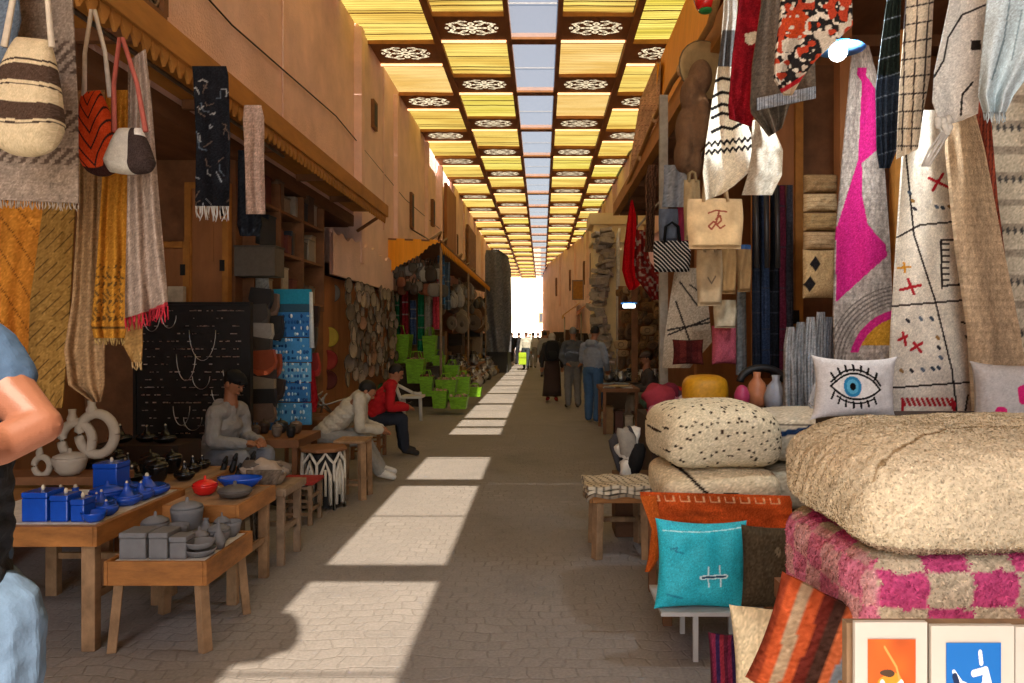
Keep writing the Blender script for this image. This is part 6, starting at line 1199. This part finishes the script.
# ================= FARTHER STALLS =================
r = random.Random(31)
def orange_stall():
    t = thing('stall_roof', 'orange toothed awning roof over the basket stall on the left', 'stall roof', (-2.8, 16, 3.5))
    n = 64; xs = np.linspace(P(388, 0, 16)[0], P(441, 0, 16)[0], n); u = np.linspace(0, 1, n); top = CH-(238+2*u-335)*16/F
    bot = CH-(np.interp(u, [0, .15, .6, .8, 1], [277, 268, 256, 246, 243])-335)*16/F+.05*np.abs(((u*13) % 1)-.5)*2
    b = MB(); m = 6; g = np.linspace(0, 1, m)[:, None]; X = xs[None, :]+0*g; Z = top[None, :]*(1-g)+bot[None, :]*g; Y = 16+.004*np.sin(u*20)[None, :]+0*g
    b.grid(X, Y, Z, flip=True); b.grid(X, Y+.03, Z); b.build('toothed_valance', ORANGE, t, **FLAT)
    a = (xs[-1], 16.0, top[-1]); MB().add([(-3.36, 16, top[0]), a, (xs[-1], 37, 3.62), (-3.36, 37, 3.9), (-3.36, 16, top[0]-.04), (a[0], 16, a[2]-.04), (a[0], 37, 3.58), (-3.36, 37, 3.86)], [(0, 1, 2, 3), (7, 6, 5, 4), (0, 4, 5, 1), (1, 5, 6, 2), (2, 6, 7, 3), (3, 7, 4, 0)]).build('roof_board', DWOOD, t, **FLAT)
    b = MB(); y = 16.1; x = a[0]
    while y < 36.5: w_ = .28; b.add([(x, y, 3.60), (x, y+w_, 3.60), (x, y+w_*.5, 3.42), (x-.02, y, 3.60), (x-.02, y+w_, 3.60), (x-.02, y+w_*.5, 3.42)], [(0, 1, 2), (5, 4, 3), (0, 2, 5, 3), (1, 4, 5, 2)]); y += .3
    b.build('side_fringe', ORANGE, t, **FLAT)
    for y in (16.2, 22.2, 29): MB().tube([(x-.03, y, 0), (x-.03, y, 3.55)], .03, 8).build('post', GREYW, t)
    for y in (18.5, 25, 31): MB().tube([(x, y, 3.6), (-3.33, y+.4, 4.3)], .02, 6).build('rod', METAL, t)
    b = MB(); r = random.Random(2)
    for i in range(9): yy = 16.3+i*1.1; b.tube([(x-.3, yy, 3.68), (x-.15, yy+.8, 3.78+r.random()*.2), (x-.4, yy+1.6, 3.68)], .03, 6)
    b.build('rolled_mat', GREYW, t)
orange_stall()
cloth('grey_tarpaulin', 'dark grey tarpaulin hanging over the last stall on the left', 'tarpaulin', [(250, 486, 499), (256, 485, 508), (270, 485, 511), (320, 485, 512), (352, 487, 511)], 31, plain('6A6A70'), folds=2, amp=.15, px=1, thick=.03)
box_thing('covered_stall', 'stall wrapped in dark grey sheeting beneath the tarpaulin', 'stall', -2.3, -1.45, 31.3, 35, 0, 1.7, '3A3836', lid=False)
# hanging leather bags and pouches under the orange awning
def proto_pouch(col):
    t = thing('hanging_pouch', 'small leather pouch hanging among many under the orange awning', 'pouch', (0, 0, 0), 'pouches hanging under the orange awning'); b = MB(); b.col = hx(col); b.ell((0, 0, -.14), (.11, .05, .12), e=.7, n=14); b.build('pouch_body', CM, t); b = MB(); b.col = hx(col)*.7; b.tube([(-.06, 0, -.05), (-.03, 0, .10), (.03, 0, .10), (.06, 0, -.05)], .008, 5); b.build('strap', CM, t); return t
pro = [proto_pouch(c) for c in ('6A625A', '8C8680', '3A302A', '7A4A34', 'A09C94', '4A4640')]; used = set()
def put(pl, loc, rz=0, sc=1):
    p = r.choice(pl)
    if p.name in used: return dup(p, loc, rz, sc=sc)
    used.add(p.name); p.location = loc; p.rotation_euler.z = rz; p.scale = (sc,)*3; return p
for i in range(30): put(pro, (-3.2+.95*(i/29)+r.uniform(-.04, .04), 16.15+r.uniform(0, .5), 3.28-.2*r.random()-.35*(i % 2)), r.uniform(-.6, .6), r.uniform(.9, 1.4))['label'] = f'{ordw(i//2)} pouch from the left in the {"lower" if i % 2 else "upper"} row under the orange awning'
for p in pro:
    if p.name not in used: p.location = (-2.9, 16.4, 3.1)
# hanging long strips: scarves and bags
for i, (px, y0, y1, w_, c, l) in enumerate(((396, 295, 345, 7, '1E5A3C', 'dark green'), (405, 290, 350, 6, '7A2028', 'dark red'), (413, 300, 345, 6, '3A4A6A', 'slate blue'), (421, 290, 352, 6, '1F6A48', 'emerald green'), (428, 285, 338, 6, '8C8478', 'stone grey'), (436, 270, 330, 6, 'B03A48', 'crimson'), (441, 255, 305, 7, '3E6E9A', 'light blue'), (447, 262, 310, 6, '4A5A6A', 'steel grey'), (434, 300, 325, 7, 'A8A49C', 'off white'))):
    cloth('hanging_strip', f'{l} cloth strip hanging in the basket stall under the orange awning', 'cloth', [(y0, px-w_/2, px+w_/2), (y1, px-w_/2-.6, px+w_/2+.6)], 17+.15*i, lines(c, '8A8680', 5, .05), folds=2, amp=.06, px=1)
# baskets of lime green plastic
def basket(label, px, py, wpx, hpx, Y, contents=True, cc='8A7A68'):
    k = Y/F; x, _, z = P(px, py, Y); z = max(z-hpx*k/2, 0); w_ = wpx*k*1.15; h_ = hpx*k*1.1; t = thing('green_basket', label, 'basket', (x, Y, z)); G = M('lime_plastic', '6FA01E', .5, .4, 9, .8, 30, stretch=(1, 1, 3))
    b = MB(); s = w_/2; b.lathe([(s*1.0, 0), (s*1.12, h_*.5), (s*1.3, h_), (s*1.22, h_), (s*1.0, h_*.6), (s*.2, h_*.55)], (x, Y, z), 4 if w_ > .3 else 20, mat=Matrix.Translation((x, Y, z)) @ Matrix.Rotation(.78 if w_ > .3 else 0, 4, 'Z')); b.build('basket_body', G, t, bevel=.01, **FLAT)
    for sy in (-1, 1): b = MB(); b.tube([(x-s*.5, Y+sy*s*.8, z+h_), (x-s*.3, Y+sy*s*.7, z+h_*1.3), (x+s*.3, Y+sy*s*.7, z+h_*1.3), (x+s*.5, Y+sy*s*.8, z+h_)], .012, 6); b.build('handle', G, t)
    if contents:
        b = MB(); rr = random.Random(int(px)); b.col = hx(cc)
        for i in range(22): b.col = hx(cc)*rr.uniform(.6, 1.15); b.ell((x+rr.uniform(-.7, .7)*s, Y+rr.uniform(-.7, .7)*s, z+h_*.95+rr.uniform(-.02, .03)), (.05, .05, .03), (rr.random(), rr.random(), 0), 8)
        b.build('contents', CM, t)
bk = [(401, 350, 20, 26, 17.0, 0, '8A7A68', 'large empty green basket hung at the left of the basket pile'), (416, 372, 18, 22, 15.6, 1, '9A8068', 'green basket with brown contents left of the pile, behind the white chair'), (430, 350, 13, 24, 17.2, 0, '7A6A58', 'tall narrow green basket hung above the pile'), (427, 387, 13, 18, 15.2, 1, '6A4438', 'green basket of reddish goods near the white chair'), (439, 365, 12, 16, 17.0, 0, '7A6A58', 'small green basket at the middle of the pile back row'), (452, 374, 14, 15, 17.0, 1, '5A5A54', 'green round basket with a grey lid right of the pile middle'), (447, 390, 20, 18, 15.2, 1, 'A08468', 'big green basket of tan goods in the front row'), (440, 400, 15, 16, 14.9, 1, 'A4886C', 'green basket lowest on the left of the front row'), (459, 403, 18, 11, 15.0, 1, 'B0987A', 'wide low green basket at the very front of the pile'), (463, 386, 14, 16, 15.9, 1, '9A8070', 'green basket behind the wide low one'), (475, 392, 14, 9, 16.8, 1, '8C7C6C', 'small low green basket at the right end of the pile')]
for px, py, w_, h_, Y, cnt, cc, l in bk: basket(l, px, py, w_, h_, Y, cnt, cc)
box_thing('display_box', 'dark stepped box behind the green baskets', 'box', -3.3, -2.3, 16.5, 17.9, 0, .9, '33281F', lid=False)
def white_chair():
    t = thing('white_chair', 'white metal chair beside the man in red', 'chair', P(405, 410, 12.5)); Wm = M('white_paint', 'C4BEB4', .5, .08); Y = 12.2; q = lambda px, py, d=0: P(px, py, Y+d)
    for a, c in (((394, 383), (413, 393)), ((413, 393), (421, 394))): MB().bar(q(*a), q(*c), .045).build('rail', Wm, t)
    for a, c in (((395, 384), (402, 403)), ((420, 392), (421, 421)), ((404, 395), (404, 424))): MB().bar(q(*a, .2), q(*c, .2), .05).build('leg', Wm, t)
    MB().box((q(400, 0)[0], Y, .55), (q(421, 0)[0], Y+.45, .59)).build('seat', Wm, t, **FLAT)
white_chair()
# lanterns, ornaments, discs hung further along
def proto(name, label, cat, group, f):
    t = thing(name, label, cat, (0, 0, 0), group); f(t); return t
def lant(col):
    def f(t):
        b = MB(); b.col = hx(col); b.lathe([(.02, 0), (.07, .03), (.10, .12), (.09, .22), (.04, .30), (.015, .34)], (0, 0, -.36), 10); b.build('lantern_body', CM, t, **FLAT); b = MB(); b.tube([(0, 0, -.03), (0, 0, .12)], .006, 5); b.build('chain', METAL, t)
    return f
def disc(col):
    def f(t):
        R = Matrix.Rotation(math.pi/2, 4, 'X'); b = MB(); b.col = hx(col); b.lathe([(.02, 0), (.15, .01), (.2, .04), (.19, .05), (.1, .02), (.02, .03)], n=20, mat=R); b.build('disc_body', CM, t); b = MB(); b.col = hx(col)*.7; b.ell((0, -.03, 0), (.06, .02, .06), n=10); b.build('boss', CM, t)
    return f
LP = [proto('hanging_lantern', 'small metal lantern hanging with others under the left stall roof', 'lantern', 'lanterns under the left stall roof', lant(c)) for c in ('4A4440', '8C8884', '6A5A44')]
DP = [proto('hanging_disc', 'round patterned ornament hung with others under the left stall roof', 'ornament', 'round ornaments under the left stall roof', disc(c)) for c in ('B0A490', '7A5A40', '9C8C78', '5E5048')]
for i in range(46): put(LP, (-2.32+r.uniform(-.5, .05), 19+i*.36, 3.35-r.uniform(0, .7)), r.random()*3, r.uniform(.8, 1.5))['label'] = f'{ordw(i)} metal lantern from the near end of the lanterns under the left stall roof'
for i in range(42): put(DP, (-2.35+r.uniform(-.45, .0), 20+i*.3, 3.25-r.uniform(0, 1.4)), r.uniform(-.9, .1), r.uniform(.7, 1.5))['label'] = f'{ordw(i)} round ornament from the near end of those under the left stall roof'
def metalpot(col):
    def f(t):
        b = MB(); b.col = hx(col); b.lathe([(.06, 0), (.12, .06), (.13, .14), (.07, .22), (.05, .26), (.08, .30), (.04, .30)], n=14); b.build('pot_body', M('brassy', None, .35, .15, 12, .1, metal=.7), t); b = MB(); b.col = hx(col); b.tube([(.11, 0, .1), (.19, 0, .14), (.17, 0, .22), (.07, 0, .24)], .012, 6); b.build('handle', CM, t)
    return f
MP = [proto('metal_pot', 'dull metal pot standing with others along the left stalls', 'pot', 'metal pots along the left stalls', metalpot(c)) for c in ('7A7A7C', 'A8A6A2', '4A4846', '8A6E44', 'C0BEB8')]
for i in range(90):
    y = 17.8+(i % 45)*.36; tier = r.choice([0, 0, .3, .62]); x = -1.75-.45*r.random()-.5*tier-(.0 if y < 26 else .0); put(MP, (x-.15, y, tier), r.random()*6, r.uniform(.8, 1.6))['label'] = f'{ordw(i % 45)} metal pot from the near end of the {"front" if i < 45 else "rear"} row along the left stalls'
for k, (z, x0, x1) in enumerate(((.3, -2.5, -2.02), (.62, -2.9, -2.15))): table(f'{["low front","higher rear"][k]} plank step under the metal pots of the left stalls', x0, x1+.02, 18.2, 30, z-.002, ap=.04, m=DWOOD, leg=.06, name='display_step', cat='step', stretch=False)
# crowd of furniture legs and boxes in left far stalls
for i in range(26):
    y = 18+i*.9; h_ = r.uniform(.4, 1.7); box_thing('goods_box', f'{ordw(i)} box from the near end of the row backing the left stalls', 'box', -3.3, -2.9+r.uniform(-.1, .15), y, y+r.uniform(.4, .8), 0, h_, r.choice(['4A3A2E', '6A5A4A', '8A7C6C', '3A3432', '7A5A3A', '5A6068']), 'boxes at the back of the far left stalls')
for i in range(16):
    y = 30+i*2.2; h_ = r.uniform(.8, 2.2); box_thing('goods_box', f'{ordw(i)} bundle from the near end of those against the far left wall', 'bundle', -3.36, -2.6+r.uniform(-.2, .4), y, y+r.uniform(.8, 1.8), 0, h_, r.choice(['4A3A2E', '2A2A2C', '8A7C6C', '3A3432', '7A3A2A', '5A6068']), 'bundles along the far left wall')
# right side farther: bookstall and carved boards
def bookstall():
    table('bookstall table with papers near the seated vendor', .98, 1.55, 11.9, 13.0, .74, ap=.06, m=DWOOD, leg=.05, name='bookstall_table', cat='table')
    rr = random.Random(4)
    for i in range(14):
        x, y = rr.uniform(1.02, 1.42), rr.uniform(11.95, 12.8); MB().cbox((x, y, .748+.012*(i % 4)), (.16, .22, .010), rr.uniform(-.5, .5)).build('magazine', M(f'paper_{i%4}', ['B8B4AC', '8A8680', 'C0A878', '6A7A8A'][i % 4], .7), label=f'{ordw(i)} paper in the spread on the bookstall table, counting upward', cat='magazine', group='papers on the bookstall table', **FLAT)
    for i, (dx, c, l) in enumerate(((0, '8A6A44', 'tan'), (.16, '5A3A30', 'brown'), (.32, 'A89C88', 'cream'))): box_thing('book_stack', f'{l} stack of books on the ground under the bookstall table', 'books', 1.02+dx, 1.15+dx, 11.95, 12.2, 0, .42-.07*i, c)
bookstall()
rr = random.Random(41)
wood = ['7A5A38', '8E6C44', '5E4630', 'A08460', '6A5440']
def slab(col, k):
    def f(t):
        b = MB(); b.col = hx(col); b.ell((0, 0, 0), ((.19, .12, .15)[k], .03, (.11, .17, .14)[k]), (0, .3*k, 0), e=(.5, .9, .8)[k], n=16); b.build('board_body', CM, t)
        b = MB(); b.col = hx(col)*.6; b.tube([(.07*math.cos(q), -.03, .06*math.sin(q)) for q in np.linspace(0, 6.28, 13)], .008, 5); b.build('carved_ring', CM, t)
    return f
CP = [proto('carved_board', 'carved wooden piece piled with others on the right before the gateway', 'carving', 'carved wooden pieces on the right', slab(c, i % 3)) for i, c in enumerate(wood)]
for i in range(120):
    a = (i % 10)/9+rr.uniform(-.04, .04); z = 2.6-(i//10)*.18+rr.uniform(-.05, .05); o = put(CP, (1.85+1.4*a, 17.2-.6*rr.random(), z), rr.uniform(-.5, .5), rr.uniform(.6, 1.0)); o.scale = (o.scale[0]*rr.uniform(.6, 1.1), o.scale[1]*1.5, o.scale[2]*rr.uniform(.7, 1.2)); o['label'] = f'carved piece {ordw(i % 10)} from left, {ordw(i//10)} row down, in the right stall before the gateway'
MB().box((1.8, 17.4, 0), (3.4, 17.5, 2.75)).build('stall_back', DWOOD, label='dark board back of the stall of carved wooden pieces', cat='stall back', **FLAT)
box_thing('bench_box', 'low brown bench in front of the carved wooden pieces', 'bench', 1.3, 2.6, 15.2, 16.2, 0, .6, '4A3626', lid=True)
for i in range(26): o = put(MP, (1.35+1.1*(i+rr.random())/26, 15.3+.8*rr.random(), .62), rr.random()*6, rr.uniform(.5, .9)); o['label'] = f'{ordw(i)} small metal pot from the left on the low bench right of the walkers'; o['group'] = 'small metal pots on the right bench'
# small awnings and signs along the right wall, far
for i, (y, x, c, l) in enumerate(((27, 2.0, 'C88A1E', 'orange toothed awning on the right beyond the gateway'), (33, 1.7, 'B86A28', 'rust orange awning further down on the right'), (41, 1.2, 'C8902C', 'far orange awning where the street bends'))):
    t = thing('shop_awning', l, 'awning', (x+.4, y, 3.0)); MB().add([(x, y, 2.75), (x+.9, y, 3.4), (x+.9, y+3.4, 3.4), (x, y+3.4, 2.75), (x, y, 2.71), (x+.9, y, 3.36), (x+.9, y+3.4, 3.36), (x, y+3.4, 2.71)], [(3, 2, 1, 0), (4, 5, 6, 7), (0, 1, 5, 4), (1, 2, 6, 5), (2, 3, 7, 6), (3, 0, 4, 7)]).build('slope_board', M('aw_'+c, c, .7), t, **FLAT)
    MB().box((x-.01, y, 2.55), (x+.012, y+3.4, 2.709)).build('valance', M('aw_'+c), t, **FLAT); MB().tube([(x+.05, y+.1, 0), (x+.05, y+.1, 2.6)], .03, 6).build('post', METAL, t)
for i in range(18):
    y = 23.5+i*2.0; xw = float(np.interp(y, [22, 34, 42, 50, 58, 66], [2.75, 2.62, 2.35, 1.4, .55, .2])); h_ = rr.uniform(.9, 2.2)
    box_thing('goods_box', f'{ordw(i)} bundle from the gateway along the right wall beyond it', 'bundle', xw-.75+rr.uniform(-.1, .2), xw+.1, y, y+1.5, 0, h_, rr.choice(['3A3028', '6A5040', '2A2A2C', '8A6A44', '4A4A4E']), 'bundles along the far right wall')
# framed picture and grid hung at the right wall
for px, py, w_, h_, c, l in ((598, 290, 12, 26, '8C8478', 'pale framed grid window leaning out beside the far walkers'), (578, 290, 12, 20, 'A8702C', 'orange-brown framed board hung on the right behind the walkers')):
    Y = 23.0; a = P(px-w_/2, py-h_/2, Y); b_ = P(px+w_/2, py+h_/2, Y); t = thing('framed_panel', l, 'picture', ((a[0]+b_[0])/2, Y, b_[2])); MB().box((a[0]+.04, Y+.02, b_[2]+.04), (b_[0]-.04, Y+.03, a[2]-.04)).build('panel', M('fr_'+c, c, .7), t, **FLAT)
    for q in (((a[0], Y, b_[2]), (a[0]+.04, Y+.04, a[2])), ((b_[0]-.04, Y, b_[2]), (b_[0], Y+.04, a[2])), ((a[0]+.041, Y, a[2]-.04), (b_[0]-.041, Y+.04, a[2])), ((a[0]+.041, Y, b_[2]), (b_[0]-.041, Y+.04, b_[2]+.04))): MB().box(*q).build('frame_bar', GREYW, t, **FLAT)
# fluorescent light by the gateway
t = thing('strip_lamp', 'small white lit strip lamp near the gateway on the right', 'lamp', P(629, 306, 13)); m = bpy.data.materials.new('lamp_glow'); m.use_nodes = True; q = m.node_tree.nodes['Principled BSDF']; q.inputs['Emission Color'].default_value = (.9, .96, 1, 1); q.inputs['Emission Strength'].default_value = 2.0
c = P(629, 306, 13); MB().tube([(c[0]-.1, c[1], c[2]), (c[0]+.1, c[1], c[2])], .03, 8).build('tube', m, t); MB().cbox((c[0], c[1], c[2]+.05), (.28, .1, .03)).build('shade', M('blue_shade'), t, **FLAT); MB().tube([(c[0], c[1], c[2]+.06), (c[0], c[1], 4.1)], .006, 5).build('cord', BLACK, t)
